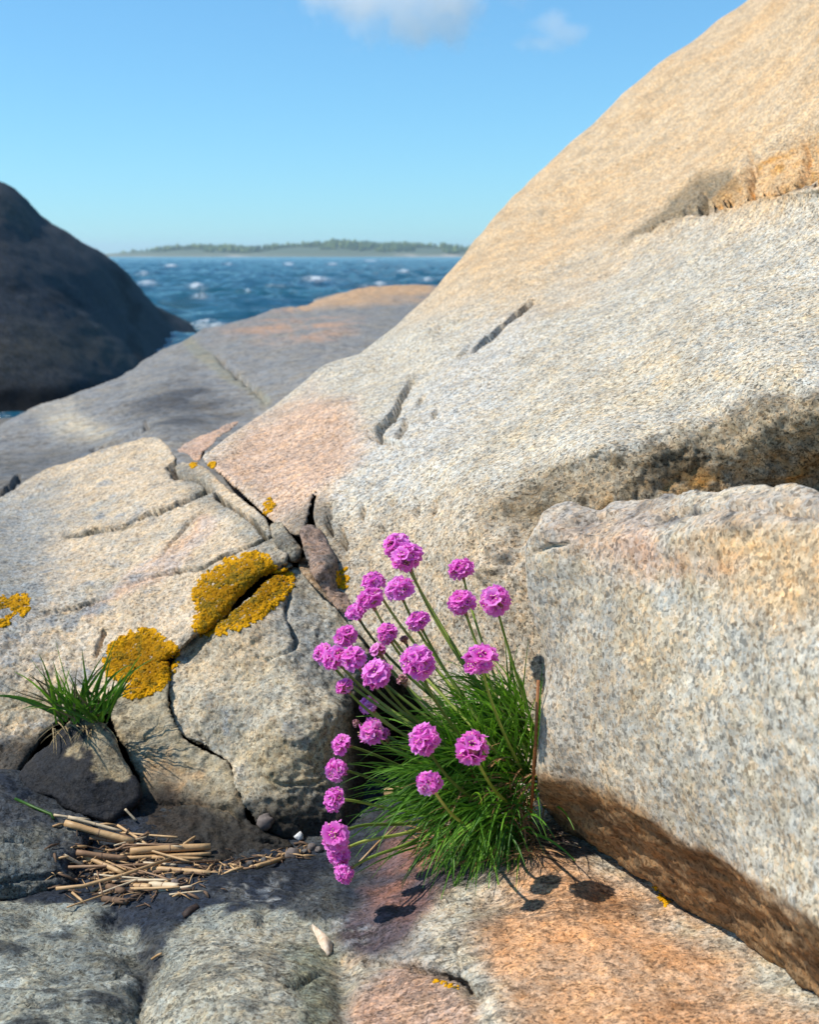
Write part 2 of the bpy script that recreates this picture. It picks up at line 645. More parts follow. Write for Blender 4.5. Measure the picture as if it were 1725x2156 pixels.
ground = sheet('bedrock', [(-500, 1560), (0, 1620), (300, 1650), (700, 1640), (900, 1610), (1150, 1600), (1500, 1700), (2100, 1950), (2400, 2400), (2300, 2700), (800, 2750), (-600, 2700)],
    [(-300, 1800, .76), (0, 1700, .83), (150, 1760, .83), (300, 1800, .805), (300, 1890, .748), (500, 1830, .79), (620, 1795, .825), (700, 1765, .85), (800, 1750, .84),
     (900, 1720, .83), (1150, 1700, .79), (1180, 1755, .735), (0, 1910, .735), (0, 2000, .66), (0, 2156, .565), (200, 2000, .665), (200, 2156, .558), (305, 2080, .612),
     (300, 2156, .572), (500, 1930, .70), (500, 2000, .645), (500, 2156, .535), (680, 1900, .715), (680, 2000, .655), (700, 2100, .588), (800, 1900, .70), (850, 2050, .602),
     (900, 1850, .715), (1000, 1900, .67), (1000, 2000, .61), (1000, 2156, .53), (1300, 1900, .64), (1300, 2100, .535), (1600, 2050, .545), (1725, 2120, .50), (1725, 2156, .48),
     (2100, 2300, .42), (-400, 2300, .5), (500, 2500, .42), (1500, 2500, .39), (300, 1700, .87), (700, 1680, .90), (0, 1640, .88)],
    M_ground, step=4.5, tint=ground_tint, mod=ground_mod,
    disp=[rock_noise(.010, 7, .0042, 30, .0014, 120, 1.0), layered],
    cracks=[([(640, 1895, 3, .0), (600, 1880, 5, .004), (540, 1868, 4, .0)], {}),
            ([(60, 1985, 3, 0), (140, 2010, 6, .005), (230, 2000, 4, 0)], {}),
            ([(180, 2060, 3, 0), (230, 2065, 6, .004), (290, 2050, 4, 0)], {}),
            ([(420, 1990, 3, 0), (500, 1965, 5, .004), (620, 1955, 4, 0)], {}),
            ([(560, 2105, 4, 0), (640, 2080, 5, .004), (700, 2030, 4, 0)], {}),
            ([(780, 2028, 4, 0), (850, 2036, 6, .006), (960, 2066, 9, .012), (985, 2075, 8, .010), (1010, 2110, 4, 0)], {}),
            ([(975, 2070, 4, .004), (965, 2000, 4, .002), (990, 1960, 3, 0)], {}),
            ([(1000, 1890, 3, 0), (940, 1905, 4, .003), (900, 1945, 3, 0)], {})],
    thick=.25, shrink=1.0)
tag(ground, kind='structure')

# rock mass below everything, down to and under the water
def base_mass():
    xs = np.linspace(-8, 8, 90)
    ys = np.concatenate([np.linspace(-2.5, 3.0, 60), np.linspace(3.2, 9, 30)])
    X, Y = np.meshgrid(xs, ys)
    Z = .47 - .012 * np.abs(X) - .02 * np.maximum(Y - 1.5, 0) ** 2 * .6 - .08 * np.maximum(np.abs(X) - 2, 0) ** 1.5
    Z = np.where(Y < .2, .5 + (.2 - Y) * .05, Z)
    P = np.stack([X, Y, Z], -1)
    P[..., 2] += .03 * fbm(P, 1.3, 3)
    n, m = X.shape
    idx = np.arange(n * m).reshape(n, m)
    F = np.stack([idx[:-1, :-1], idx[:-1, 1:], idx[1:, 1:], idx[1:, :-1]], -1).reshape(-1, 4)
    o = mesh_obj('shore_bedrock', P.reshape(-1, 3), F, M_fine, colors=np.tile(lin(130, 126, 118) * .7, (n * m, 1)))
    tag(o, kind='structure')


base_mass()

# ------------------------------------------------------------------ the big granite dome on the right
def dome_tint(x, y, P):
    j = J(P, 9, 60)
    c = np.tile(lin(198, 190, 173), (len(x), 1))
    up = region(x, y, [(880, 640), (1100, 640), (1300, 540), (1450, 470), (2200, 350), (2400, -400), (1300, -400), (700, 500)], 70, j)
    c = lerp(c, lin(214, 186, 148), up * .85)
    c = lerp(c, lin(218, 182, 136), up * sst(-.1, .4, fbm(P, 5, 4, .6, 3.0)) * .7)
    wh = region(x, y, [(720, 960), (800, 880), (900, 780), (1000, 690), (1110, 660), (1120, 720), (1020, 860), (940, 960), (860, 1040), (720, 1050)], 35, j * .5)
    c = lerp(c, lin(200, 195, 184), wh * .75)
    og = region(x, y, [(420, 980), (520, 890), (660, 830), (760, 880), (740, 960), (700, 1040), (640, 1110), (560, 1080)], 35, j * .6)
    c = lerp(c, lin(212, 174, 146), og * .75)
    tn = region(x, y, [(1000, 900), (1200, 760), (1800, 560), (1800, 800), (1250, 870), (1100, 1000)], 60, j)
    c = lerp(c, lin(204, 186, 154), tn * .6 * sst(-.2, .4, fbm(P, 12, 3, .6, 9.0)))
    lo = region(x, y, [(720, 1100), (900, 1060), (1150, 1060), (1200, 1800), (700, 1800), (690, 1200)], 50, j)
    c = lerp(c, lin(192, 176, 152), lo * .9)
    un = region(x, y, [(1000, 1070), (1100, 1000), (1200, 945), (1330, 930), (1500, 880), (2000, 760), (2000, 1200), (1150, 1160)], 30, j * .6)  # under the lip: shade as well as brown-black stain goes into the tint
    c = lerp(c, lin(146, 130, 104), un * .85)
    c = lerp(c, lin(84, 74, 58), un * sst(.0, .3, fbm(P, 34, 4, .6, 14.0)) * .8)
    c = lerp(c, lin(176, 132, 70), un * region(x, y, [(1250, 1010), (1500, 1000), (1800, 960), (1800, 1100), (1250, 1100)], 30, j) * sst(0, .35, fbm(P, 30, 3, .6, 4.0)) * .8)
    gf = region(x, y, [(1290, 525), (1350, 478), (1410, 424), (1475, 374), (1540, 345), (1560, 400), (1470, 445), (1400, 468)], 8, j * .2)  # left of the broken face: its shade is put into a darker grey
    c = lerp(c, lin(128, 118, 98), gf * .8)
    lf = region(x, y, [(1500, 440), (1530, 380), (1620, 325), (1725, 275), (1900, 220), (1900, 380), (1600, 415)], 12, j * .3)
    c = lerp(c, lin(206, 150, 72), lf * (.35 + .5 * sst(-.1, .3, fbm(P, 25, 3, .6, 6.0))))
    ft = region(x, y, [(600, 1090), (690, 1040), (720, 1100), (760, 1400), (700, 1300), (640, 1160)], 18, j * .4)
    c = lerp(c, lin(128, 120, 106), ft * .7)
    return c * .80


def dome_mod(x, y, D):
    # step of the upper sheet: a broken face under it
    line = [(1240, 556), (1330, 500), (1420, 452), (1500, 432), (1600, 408), (1725, 384), (2100, 300)]
    d, p, s = seg_dist(x, y, line)
    hgt = np.interp(p, [0, 1, 2, 3, 4, 5, 6], [0, .02, .05, .07, .09, .10, .12])
    wid = np.interp(p, [0, 1, 2, 3, 4, 5, 6], [4, 14, 42, 70, 105, 128, 170])
    up = s < 0
    m = np.where(up, hgt * np.clip(1 - d / wid, 0, 1), 0)
    # the lower sheet stands forward of it as a rounded shelf
    m = m + np.where(up, 0, -np.interp(p, [0, 1, 2, 3, 4, 5, 6], [.0, .05, .10, .13, .16, .17, .18]) * np.exp(-d / 70))
    m = m * sst(1200, 1330, x)
    # overhanging lip at the lower right
    lip = [(985, 1085), (1040, 1045), (1110, 990), (1180, 950), (1260, 930), (1350, 920), (1450, 905), (1560, 880), (1725, 840), (2100, 780)]
    d, p, s = seg_dist(x, y, lip)
    dn = s > 0
    hg = np.interp(p, range(10), [0, .006, .014, .020, .024, .028, .034, .040, .045, .05])
    m = m + np.where(dn, hg * sst(0, 1, np.clip(d / np.interp(p, range(10), [24, 28, 36, 50, 70, 110, 150, 170, 180, 180]), 0, 1)), 0)
    # bulging roll above the lip
    m = m - .02 * np.exp(-(((x - 1500) / 300) ** 2 + ((y - 720) / 120) ** 2))
    return m


def rough_low(P, x, y):
    r = region(x, y, [(980, 1060), (1200, 945), (2000, 780), (2000, 1300), (900, 1700), (720, 1400), (700, 1100)], 40)
    q = P.copy()
    q[..., 2] *= .5
    f = region(x, y, [(1240, 556), (1420, 440), (1520, 360), (1900, 180), (1900, 380), (1600, 408)], 10)
    u = region(x, y, [(985, 1085), (1110, 985), (1180, 945), (1260, 925), (1450, 870), (1725, 780), (2100, 720), (2100, 1200), (1000, 1200)], 30, 40 * fbm(P, 20, 3, .5, 6.0))
    return r * .004 * fbm(q, 60, 4, .6, 5.0) + u * .016 * fbm(P, 26, 4, .6, 12.0) + f * .012 * fbm(P, 34, 4, .55, 2.0) + f * .006 * fbm(P, 90, 3, .55, 3.0)


dome = sheet('granite_dome',
    [(1590, -8, 60), (1400, 130, 60), (1200, 300, 60), (1060, 440, 60), (960, 553, 60), (870, 653, 50),
     (760, 740, 40), (640, 806, 34), (500, 905, 24), (452, 945, 16), (428, 968, 10), (470, 1002, 8), (520, 1047, 8), (556, 1082, 8),
     (600, 1116, 8), (636, 1126, 8), (660, 1050, 6), (672, 1040, 6), (664, 1090, 8), (672, 1125, 8), (696, 1205, 8), (722, 1290, 8), (790, 1372, 16), (850, 1440, 30), (930, 1540, 30), (980, 1680, 20), (1040, 1800, 0), (1250, 1780, 0), (1500, 1500, 0), (2150, 1400, 0),
     (2300, 600, 0), (2250, -300, 0), (1850, -190, 60)],
    [(1590, -8, 2.75), (1400, 130, 2.65), (1200, 300, 2.5), (1060, 440, 2.3), (960, 550, 2.1), (880, 640, 1.95), (800, 715, 1.8), (700, 770, 1.66), (600, 835, 1.55), (500, 905, 1.43), (430, 968, 1.34),
     (1725, 0, 2.15), (1725, 200, 1.72), (1725, 350, 1.45), (1725, 500, 1.2), (1725, 700, .98), (1725, 850, .86), (1725, 1000, .84), (1500, 300, 1.95), (1500, 520, 1.38), (1500, 700, 1.08), (1500, 900, .90), (1500, 1000, .86),
     (1300, 450, 1.92), (1300, 600, 1.45), (1300, 800, 1.08), (1250, 930, .92), (1200, 1050, .88), (1150, 500, 1.98), (1100, 650, 1.52), (1100, 800, 1.22), (1050, 950, 1.03), (1000, 1080, .94), (1000, 1250, .885), (1050, 1450, .85),
     (900, 700, 1.62), (900, 800, 1.38), (880, 900, 1.20), (880, 1000, 1.08), (880, 1100, 1.01), (880, 1250, .95), (880, 1450, .90), (850, 1650, .85), (1150, 1300, .85), (1150, 1650, .80),
     (700, 850, 1.42), (700, 950, 1.26), (700, 1050, 1.13), (740, 1150, 1.04), (740, 1280, .98), (600, 950, 1.32), (600, 1080, 1.15), (640, 1120, 1.09), (520, 960, 1.34), (2200, 600, .9), (2200, 0, 1.5), (2100, 1200, .7)],
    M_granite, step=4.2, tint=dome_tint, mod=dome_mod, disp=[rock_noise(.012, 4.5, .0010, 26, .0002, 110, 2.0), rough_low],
    cracks=[([(1122, 627, 4.5, .02), (1090, 655, 6, .06), (1050, 690, 6.5, .07), (1020, 715, 6, .06), (996, 737, 4.5, .02)], {'jit': .35}),
            ([(992, 716, 2, 0), (978, 735, 5, .018), (962, 752, 3, 0)], {}),
            ([(866, 798, 4.5, .012), (845, 832, 5.5, .045), (832, 855, 6, .05), (812, 890, 8, .06), (792, 914, 9, .06), (775, 908, 5, .012)], {'jit': .35}),
            ([(840, 858, 5, .012), (828, 885, 6, .024)], {}),
            ([(897, 828, 4, 0), (886, 845, 5.5, .02), (877, 858, 3, 0)], {}),
            ([(858, 880, 5, .008), (850, 905, 7, .026), (838, 922, 6, .016)], {}),
            ([(925, 850, 4, 0), (916, 872, 5, .016), (912, 885, 3, 0)], {}),
            ([(775, 915, 5, .004), (800, 925, 8, .010), (830, 938, 7, .008), (870, 950, 4, 0)], {'jit': .9}),
            ([(900, 710, 4, 0), (930, 695, 10, .010), (960, 685, 6, .004), (1000, 660, 3, 0)], {'jit': 1.0}),
            ([(770, 1055, 3, 0), (764, 1080, 6, .018), (764, 1098, 3, 0)], {}), ([(826, 1045, 3, 0), (824, 1062, 5, .014)], {}),
            ([(882, 1050, 3, 0), (878, 1075, 6, .018), (876, 1095, 3, 0)], {}), ([(920, 1045, 3, 0), (912, 1080, 6, .02), (908, 1090, 3, 0)], {}),
            ([(720, 1100, 3, 0), (726, 1140, 6, .018), (730, 1165, 4, 0)], {}), ([(812, 1095, 3, 0), (810, 1115, 5, .014), (812, 1125, 3, 0)], {}),
            ([(698, 1060, 4, 0), (690, 1100, 7, .02), (700, 1130, 5, .004)], {}), ([(780, 1180, 3, 0), (786, 1230, 6, .014), (784, 1260, 3, 0)], {}),
            ([(1240, 556, 2, 0), (1330, 503, 4, .008), (1420, 455, 6, .012), (1500, 434, 6, .012), (1600, 410, 7, .014), (1725, 386, 8, .014)], {'jit': .8}),
            ([(1575, 300, 3, 0), (1590, 370, 8, .02), (1580, 410, 8, .02)], {'jit': 1.0}), ([(1470, 380, 3, 0), (1490, 410, 8, .015), (1480, 440, 8, .015)], {'jit': 1.0}),
            ([(1690, 270, 3, 0), (1700, 330, 8, .02), (1690, 390, 8, .015)], {'jit': 1.0})],
    thick=1.6, shrink=.92)
tag(dome, 'huge pale granite dome with long cracks and an overhanging lip, rising against the sky', 'rock')

# ------------------------------------------------------------------ the block leaning in from the right
def block_tint(x, y, P):
    j = J(P, 14, 60)
    c = np.tile(lin(198, 190, 173), (len(x), 1))
    c = lerp(c, lin(214, 182, 140), region(x, y, [(1400, 1150), (1500, 1090), (2000, 1040), (2000, 1280), (1680, 1300), (1480, 1230)], 60, j) * .8)
    c = lerp(c, lin(206, 164, 136), region(x, y, [(1170, 1110), (1350, 1090), (1520, 1200), (1420, 1260), (1280, 1180)], 35, j) * .8)
    c = lerp(c, lin(176, 164, 150), region(x, y, [(1150, 1060), (1300, 1060), (2000, 1010), (2000, 1060), (1500, 1110), (1330, 1130), (1180, 1100)], 18, j * .5) * .75)
    c = lerp(c, lin(188, 178, 160), region(x, y, [(1100, 1120), (1330, 1180), (1400, 1400), (1250, 1700), (1100, 1700)], 60, j) * .7)
    c = lerp(c, lin(206, 184, 148), sst(.1, .5, fbm(P, 9, 4, .6, 13.0)) * .6)
    tb = region(x, y, [(1150, 1050), (1300, 1040), (2000, 1000), (2000, 1075), (1500, 1105), (1330, 1125), (1180, 1100)], 14, j * .5)
    c = lerp(c, lin(92, 88, 86), tb * sst(.0, .3, fbm(P, 30, 4, .6, 17.0)) * .85)
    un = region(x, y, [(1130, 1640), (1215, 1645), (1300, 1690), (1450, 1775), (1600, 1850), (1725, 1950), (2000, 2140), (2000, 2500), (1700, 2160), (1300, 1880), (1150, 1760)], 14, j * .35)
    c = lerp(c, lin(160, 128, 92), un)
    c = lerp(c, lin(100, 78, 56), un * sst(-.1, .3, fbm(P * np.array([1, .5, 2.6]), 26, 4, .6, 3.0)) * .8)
    return c * .80


def block_mod(x, y, D):
    line = [(1140, 1640), (1215, 1650), (1300, 1692), (1450, 1780), (1600, 1858), (1725, 1955), (2000, 2150)]
    d, p, s = seg_dist(x, y, line)
    m = np.where(s > 0, .055 * np.clip(d / 110, 0, 1.2) ** 1.15, 0)
    top = [(1150, 1110), (1330, 1135), (1480, 1115), (1725, 1090), (2100, 1060)]
    d, p, s = seg_dist(x, y, top)
    return m + np.where(s < 0, .05 * np.clip(d / 80, 0, 1.2) ** 1.2, 0)


block = sheet('rock_block',
    [(1112, 1150, 10), (1150, 1085, 14), (1185, 1066, 14), (1260, 1070, 12), (1300, 1056, 12), (1400, 1045, 12), (1500, 1040, 12), (1600, 1024, 12), (1725, 1034, 12), (2100, 1040, 0), (2300, 1600, 0), (2250, 2500, 0),
     (1950, 2290, 0), (1725, 2112, 10), (1640, 2050, 10), (1500, 1950, 10), (1400, 1880, 10), (1300, 1815, 10), (1220, 1762, 10), (1165, 1720, 12), (1135, 1660, 16), (1130, 1600, 18), (1142, 1500, 18), (1146, 1400, 18), (1130, 1300, 18), (1116, 1230, 14)],
    [(1115, 1150, .715), (1140, 1400, .705), (1130, 1650, .695), (1165, 1715, .70), (1300, 1100, .655), (1300, 1400, .63), (1300, 1690, .62), (1500, 1100, .58), (1500, 1400, .555), (1500, 1800, .545), (1725, 1060, .51), (1725, 1400, .475),
     (1725, 1950, .455), (1300, 1800, .625), (1500, 1930, .545), (1725, 2080, .457), (2200, 1500, .37), (2200, 2300, .35), (2200, 1040, .38)],
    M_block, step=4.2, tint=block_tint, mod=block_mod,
    disp=[rock_noise(.008, 9, .0022, 36, .0008, 130, 4.0),
          lambda P, x, y: region(x, y, [(1100, 1030), (2100, 990), (2100, 1080), (1330, 1140), (1150, 1120)], 18) * (.006 * fbm(P, 26, 4, .55, 2.0)) + region(x, y, [(1130, 1640), (1300, 1690), (1725, 1950), (2100, 2200), (2100, 2500), (1150, 1760)], 14) * (.006 * fbm(P * np.array([1, 1, 2.5]), 34, 4, .6, 7.0))],
    cracks=[([(1215, 1140, 3, 0), (1160, 1150, 5, .004), (1120, 1170, 4, 0)], {}), ([(1180, 1105, 4, .0), (1250, 1085, 6, .006), (1320, 1080, 4, 0)], {'jit': 1.0}),
            ([(1340, 1120, 4, .0), (1420, 1075, 7, .008), (1600, 1075, 6, .006), (1725, 1070, 6, .006)], {'jit': 1.2})],
    thick=.35, shrink=.95, rimk=1.2)
tag(block, 'pale speckled granite block with a brown undercut base beside the pink flowers', 'rock')

# ------------------------------------------------------------------ fractured rock on the left
def left_tint(x, y, P):
    j = J(P, 11, 50)
    c = np.tile(lin(210, 190, 162), (len(x), 1))
    c = lerp(c, lin(176, 172, 160), sst(.0, .45, fbm(P, 8, 4, .6, 5.0)) * .8)
    c = lerp(c, lin(144, 150, 150), region(x, y, [(-200, 1000), (60, 1020), (150, 1050), (110, 1180), (40, 1300), (-200, 1400)], 45, j) * .75)
    c = lerp(c, lin(140, 146, 148), region(x, y, [(-200, 1250), (70, 1270), (40, 1500), (-200, 1500)], 45, j) * .5)
    d, _, _ = seg_dist(x, y, [(430, 1110), (340, 1190), (260, 1240), (180, 1290)])
    c = lerp(c, lin(216, 160, 132), sst(30, 4, d + j * .9) * .35)
    d, _, _ = seg_dist(x, y, [(470, 1080), (370, 1180), (260, 1220), (220, 1260)])
    c = lerp(c, lin(178, 182, 180), sst(14, 4, d + j * .6) * .35)
    c = lerp(c, lin(150, 146, 134), region(x, y, [(370, 960), (440, 1000), (450, 1040), (590, 1130), (600, 1190), (540, 1170), (440, 1060), (360, 1000)], 14, j * .5) * .8)
    # dirt and grey-green crust along its cracks
    for ln in ([(444, 1030), (400, 1052), (350, 1075), (290, 1095), (240, 1112), (170, 1122), (130, 1124)], [(455, 1040), (500, 1078), (540, 1108), (560, 1135)], [(575, 1135), (500, 1165), (430, 1192), (330, 1208)], [(372, 962), (356, 980), (372, 1004), (410, 1010), (444, 1030)]):
        d, p_, _ = seg_dist(x, y, ln)
        c = lerp(c, lin(84, 84, 74), sst(7, 1.5, d + J(P, 60, 9)) * .85)
    # paler blue-grey crust lichens
    c = lerp(c, lin(146, 154, 158), sst(.26, .36, fbm(P, 38, 3, .5, 15.0)) * sst(480, 200, x) * .6)
    dk = region(x, y, [(-200, 1550), (40, 1540), (110, 1520), (130, 1560), (60, 1660), (-200, 1700)], 25, j * .6)
    c = lerp(c, lin(50, 48, 46), dk * .9)
    c = lerp(c, lin(168, 152, 118), region(x, y, [(-100, 1440), (110, 1430), (150, 1500), (40, 1540), (-100, 1560)], 35, j) * .7)
    return c * .80


def rough_b(P, x, y):
    return .0035 * fbm(P, 45, 4, .6, 12.0, ridged=True) + .0016 * fbm(P, 140, 3, .6, 6.0)


left = sheet('fractured_boulder',
    [(-260, 1150, 40), (-100, 1090, 40), (0, 1049, 40), (70, 1003, 40), (150, 968, 36), (240, 939, 30), (300, 926, 24), (338, 924, 16), (356, 940, 8), (376, 962, 6), (410, 972, 5), (454, 1004, 5), (508, 1051, 5), (558, 1098, 5), (578, 1140, 5), (604, 1178, 6), (578, 1192, 22), (546, 1212, 30), (514, 1240, 36), (478, 1282, 36), (440, 1322, 30),
     (412, 1338, 24), (376, 1370, 18), (340, 1396, 26), (300, 1432, 30), (262, 1462, 28), (210, 1490, 26), (150, 1512, 22), (110, 1530, 16), (62, 1590, 16), (20, 1640, 16), (-120, 1660, 10), (-260, 1600, 0)],
    [(0, 1050, 1.46), (150, 970, 1.56), (340, 925, 1.55), (200, 1100, 1.29), (400, 1050, 1.27), (0, 1200, 1.17), (250, 1250, 1.08), (550, 1110, 1.12), (600, 1178, 1.045), (500, 1230, 1.025), (440, 1300, .995), (0, 1400, 1.0), (250, 1400, .985),
     (0, 1600, .92), (100, 1530, .945), (300, 1420, .965), (-250, 1200, 1.15), (-250, 1600, .9), (440, 1005, 1.33)],
    M_fine, step=2.7, tint=left_tint, disp=[rock_noise(.012, 6, .0032, 30, .0011, 120, 6.0), lambda P, x, y: region(x, y, [(-200, 1330), (420, 1180), (600, 1150), (560, 1300), (100, 1600), (-200, 1700)], 60) * rough_b(P, x, y)],
    cracks=[([(444, 1030, 5.04, 0.0252), (400, 1052, 5.76, 0.0252), (350, 1075, 5.04, 0.0252), (290, 1095, 4.32, 0.0216), (240, 1112, 4.32, 0.018), (170, 1122, 3.8, 0.0072), (120, 1124, 3.8, 0)], {'jit': .9}),
            ([(372, 962, 6.48, 0.0288), (356, 980, 7.92, 0.0288), (372, 1004, 7.92, 0.0216), (410, 1010, 6.48, 0.0216), (444, 1030, 6.48, 0.0288)], {'jit': .9}),
            ([(455, 1040, 5.04, 0.0216), (500, 1078, 5.04, 0.0288), (540, 1108, 5.04, 0.0288), (560, 1135, 5.04, 0.0216)], {'jit': .9}),
            ([(575, 1135, 4.32, 0.0144), (500, 1165, 3.8, 0.018), (430, 1192, 3.8, 0.0144), (330, 1208, 3.8, 0.0072), (230, 1243, 3.8, 0)], {'jit': .8}),
            ([(215, 1325, 3.8, 0.0144), (206, 1350, 4.32, 0.0216), (196, 1380, 3.8, 0)], {}),
            ([(440, 1060, 3.8, 0), (380, 1120, 3.8, 0.0108), (330, 1180, 3.8, 0)], {}), ([(240, 1250, 3.8, 0), (170, 1280, 3.8, 0.0144), (70, 1300, 3.8, 0)], {'jit': 1.0})],
    thick=.6, shrink=.85)
tag(left, 'rounded tan boulder split by cracks, with orange lichen under its lower edge', 'rock')


def lowr_tint(x, y, P):
    j = J(P, 12, 50)
    c = np.tile(lin(194, 182, 158), (len(x), 1))
    c = lerp(c, lin(160, 158, 150), region(x, y, [(560, 1180), (760, 1300), (800, 1440), (640, 1420), (560, 1300)], 40, j) * .8)
    c = lerp(c, lin(206, 180, 144), region(x, y, [(370, 1400), (440, 1340), (560, 1300), (560, 1400), (430, 1480)], 40, j) * .6)
    c = lerp(c, lin(126, 126, 118), sst(.08, .4, fbm(P, 16, 4, .6, 8.0)) * .7)
    c = lerp(c, lin(150, 152, 152), sst(.3, .38, fbm(P, 30, 3, .5, 2.0)) * .5)
    c = lerp(c, lin(168, 150, 112), region(x, y, [(500, 1560), (700, 1540), (730, 1640), (600, 1680), (520, 1640)], 40, j) * .6)
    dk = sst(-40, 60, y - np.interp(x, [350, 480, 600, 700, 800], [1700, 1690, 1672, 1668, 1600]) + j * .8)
    dk = np.maximum(dk, region(x, y, [(730, 1460), (840, 1420), (900, 1800), (700, 1800), (740, 1620)], 25, j * .5))  # right end: shadow of the crevice behind the flowers, put into the tint
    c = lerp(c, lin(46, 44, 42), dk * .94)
    return c * .80


lowr = sheet('cracked_boulder',
    [(606, 1196, 10), (640, 1205, 10), (690, 1255, 8), (728, 1292, 8), (780, 1366, 10), (840, 1420, 10), (930, 1540, 0), (980, 1660, 0), (940, 1740, 0), (820, 1760, 14), (740, 1768, 16), (690, 1782, 20), (620, 1770, 20), (566, 1742, 18), (540, 1722, 8), (522, 1690, 6), (498, 1640, 5),
     (482, 1606, 4), (438, 1576, 4), (392, 1553, 4), (371, 1527, 4), (357, 1480, 5), (356, 1430, 6), (374, 1378, 10), (414, 1334, 9), (480, 1296, 8), (540, 1240, 8), (580, 1206, 8)],
    [(606, 1196, 1.05), (424, 1346, 1.0), (500, 1330, .965), (600, 1300, .985), (375, 1420, .965), (550, 1450, .92), (700, 1400, .955), (780, 1380, .97), (550, 1600, .87), (380, 1500, .93), (480, 1600, .885), (700, 1600, .89), (690, 1780, .85), (560, 1735, .845), (740, 1500, .915), (800, 1500, .99), (850, 1600, 1.02), (770, 1620, .93), (830, 1730, .94), (900, 1500, 1.1), (780, 1740, .88), (700, 1280, 1.01)],
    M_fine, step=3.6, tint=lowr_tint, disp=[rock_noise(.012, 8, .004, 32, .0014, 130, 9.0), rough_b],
    cracks=[([(612, 1245, 4, .006), (606, 1275, 6, .010), (604, 1300, 5, .004), (616, 1330, 6, .010), (626, 1350, 7, .010), (618, 1372, 4, .004)], {'jit': .5}),
            ([(618, 1372, 4, .003), (560, 1390, 4, .003), (520, 1370, 3, 0)], {'jit': 1.0}), ([(430, 1560, 4, .003), (415, 1540, 5, .005), (412, 1520, 3, 0)], {}),
            ([(560, 1640, 3, 0), (600, 1655, 5, .005), (660, 1650, 4, .003), (720, 1620, 3, 0)], {'jit': 1.2})],
    thick=.4, shrink=.85)
tag(lowr, 'bulging tan and grey boulder behind the drooping flower heads, dark at its foot', 'rock')


def foot_tint(x, y, P):
    j = J(P, 14, 45)
    c = np.tile(lin(176, 162, 134), (len(x), 1))
    c = lerp(c, lin(206, 158, 104), sst(.1, .4, fbm(P, 18, 4, .6, 3.0)) * .5)
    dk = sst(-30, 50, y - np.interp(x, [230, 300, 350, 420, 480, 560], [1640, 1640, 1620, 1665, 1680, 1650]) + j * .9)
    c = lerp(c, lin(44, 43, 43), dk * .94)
    return c * .80


foot = sheet('dark_foot_boulder',
    [(238, 1474, 9), (292, 1436, 9), (347, 1402, 8), (353, 1490, 4), (369, 1533, 4), (392, 1558, 4), (437, 1581, 4), (479, 1609, 4), (494, 1643, 5), (514, 1692, 6), (520, 1722, 6), (560, 1752, 10), (610, 1776, 12), (600, 1800, 8), (540, 1800, 8), (470, 1818, 8), (400, 1806, 10), (330, 1790, 10), (270, 1752, 10), (276, 1712, 8), (302, 1668, 8), (298, 1636, 8), (272, 1580, 8), (258, 1540, 8)],
    [(300, 1460, .95), (356, 1440, .955), (270, 1560, .918), (370, 1540, .91), (480, 1620, .878), (310, 1640, .885), (400, 1680, .865), (500, 1710, .85), (300, 1730, .85), (420, 1720, .845), (450, 1760, .825), (600, 1780, .83), (470, 1812, .80), (330, 1780, .815)],
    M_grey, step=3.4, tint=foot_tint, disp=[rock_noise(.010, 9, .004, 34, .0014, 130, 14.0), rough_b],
    cracks=[([(310, 1690, 3, .002), (360, 1695, 5, .006), (420, 1690, 5, .005), (480, 1700, 5, .007), (512, 1725, 6, .008)], {'jit': 1.0}),
            ([(520, 1770, 3, 0), (570, 1775, 5, .006), (600, 1782, 4, .003)], {'jit': 1.0})],
    thick=.3, shrink=.85)
tag(foot, 'low boulder with a blackened foot, right of the dark wedge stone', 'rock')


def wedge_tint(x, y, P):
    j = J(P, 16, 40)
    c = np.tile(lin(50, 50, 52), (len(x), 1))
    c = lerp(c, lin(66, 64, 63), sst(0, .4, fbm(P, 18, 4, .6, 1.0)))
    m = region(x, y, [(150, 1480), (220, 1490), (262, 1560), (288, 1636), (240, 1640), (200, 1620), (165, 1560)], 10, fbm(P, 45, 3, .5, 3.0) * 60)
    c = lerp(c, lin(168, 152, 122), m)
    return c * .80


wedge = sheet('wedge_stone',
    [(176, 1508, 18), (214, 1522, 16), (238, 1545, 14), (256, 1590, 14), (280, 1625, 14), (296, 1655, 16), (292, 1688, 18), (256, 1716, 18), (234, 1732, 14), (190, 1722, 12), (130, 1702, 12), (112, 1680, 10), (60, 1666, 10), (42, 1640, 16), (60, 1610, 14), (110, 1566, 14), (150, 1520, 16)],
    [(176, 1510, .905), (238, 1545, .89), (256, 1600, .875), (296, 1660, .855), (230, 1728, .835), (130, 1700, .845), (45, 1640, .875), (110, 1570, .89), (170, 1630, .855)],
    M_grey, step=3, tint=wedge_tint, disp=[rock_noise(.005, 12, .002, 40, .0008, 150, 18.0)], thick=.14, shrink=.8)
tag(wedge, 'dark grey wedge-shaped stone with tan patches, below the grass tuft', 'rock')

# fragments jammed in the joint between the boulders
def frag(name, outline, ctrl, label, rgb, rgb2, mat=None, thick=.08, seed=0.0, step=2.6, cracks=(), shrink=.8, rough=1.4):
    a, b = lin(*rgb) * .8, lin(*rgb2) * .8
    o = sheet(name, outline, ctrl, mat or M_fine, step=step, thick=thick, shrink=shrink, cracks=cracks,
              tint=lambda x, y, P: lerp(np.tile(a, (len(x), 1)), b, sst(-.1, .35, fbm(P, 35, 4, .6, seed))),
              disp=[rock_noise(.005 * rough, 14, .0022 * rough, 50, .001 * rough, 150, seed)])
    return tag(o, label, 'stone')


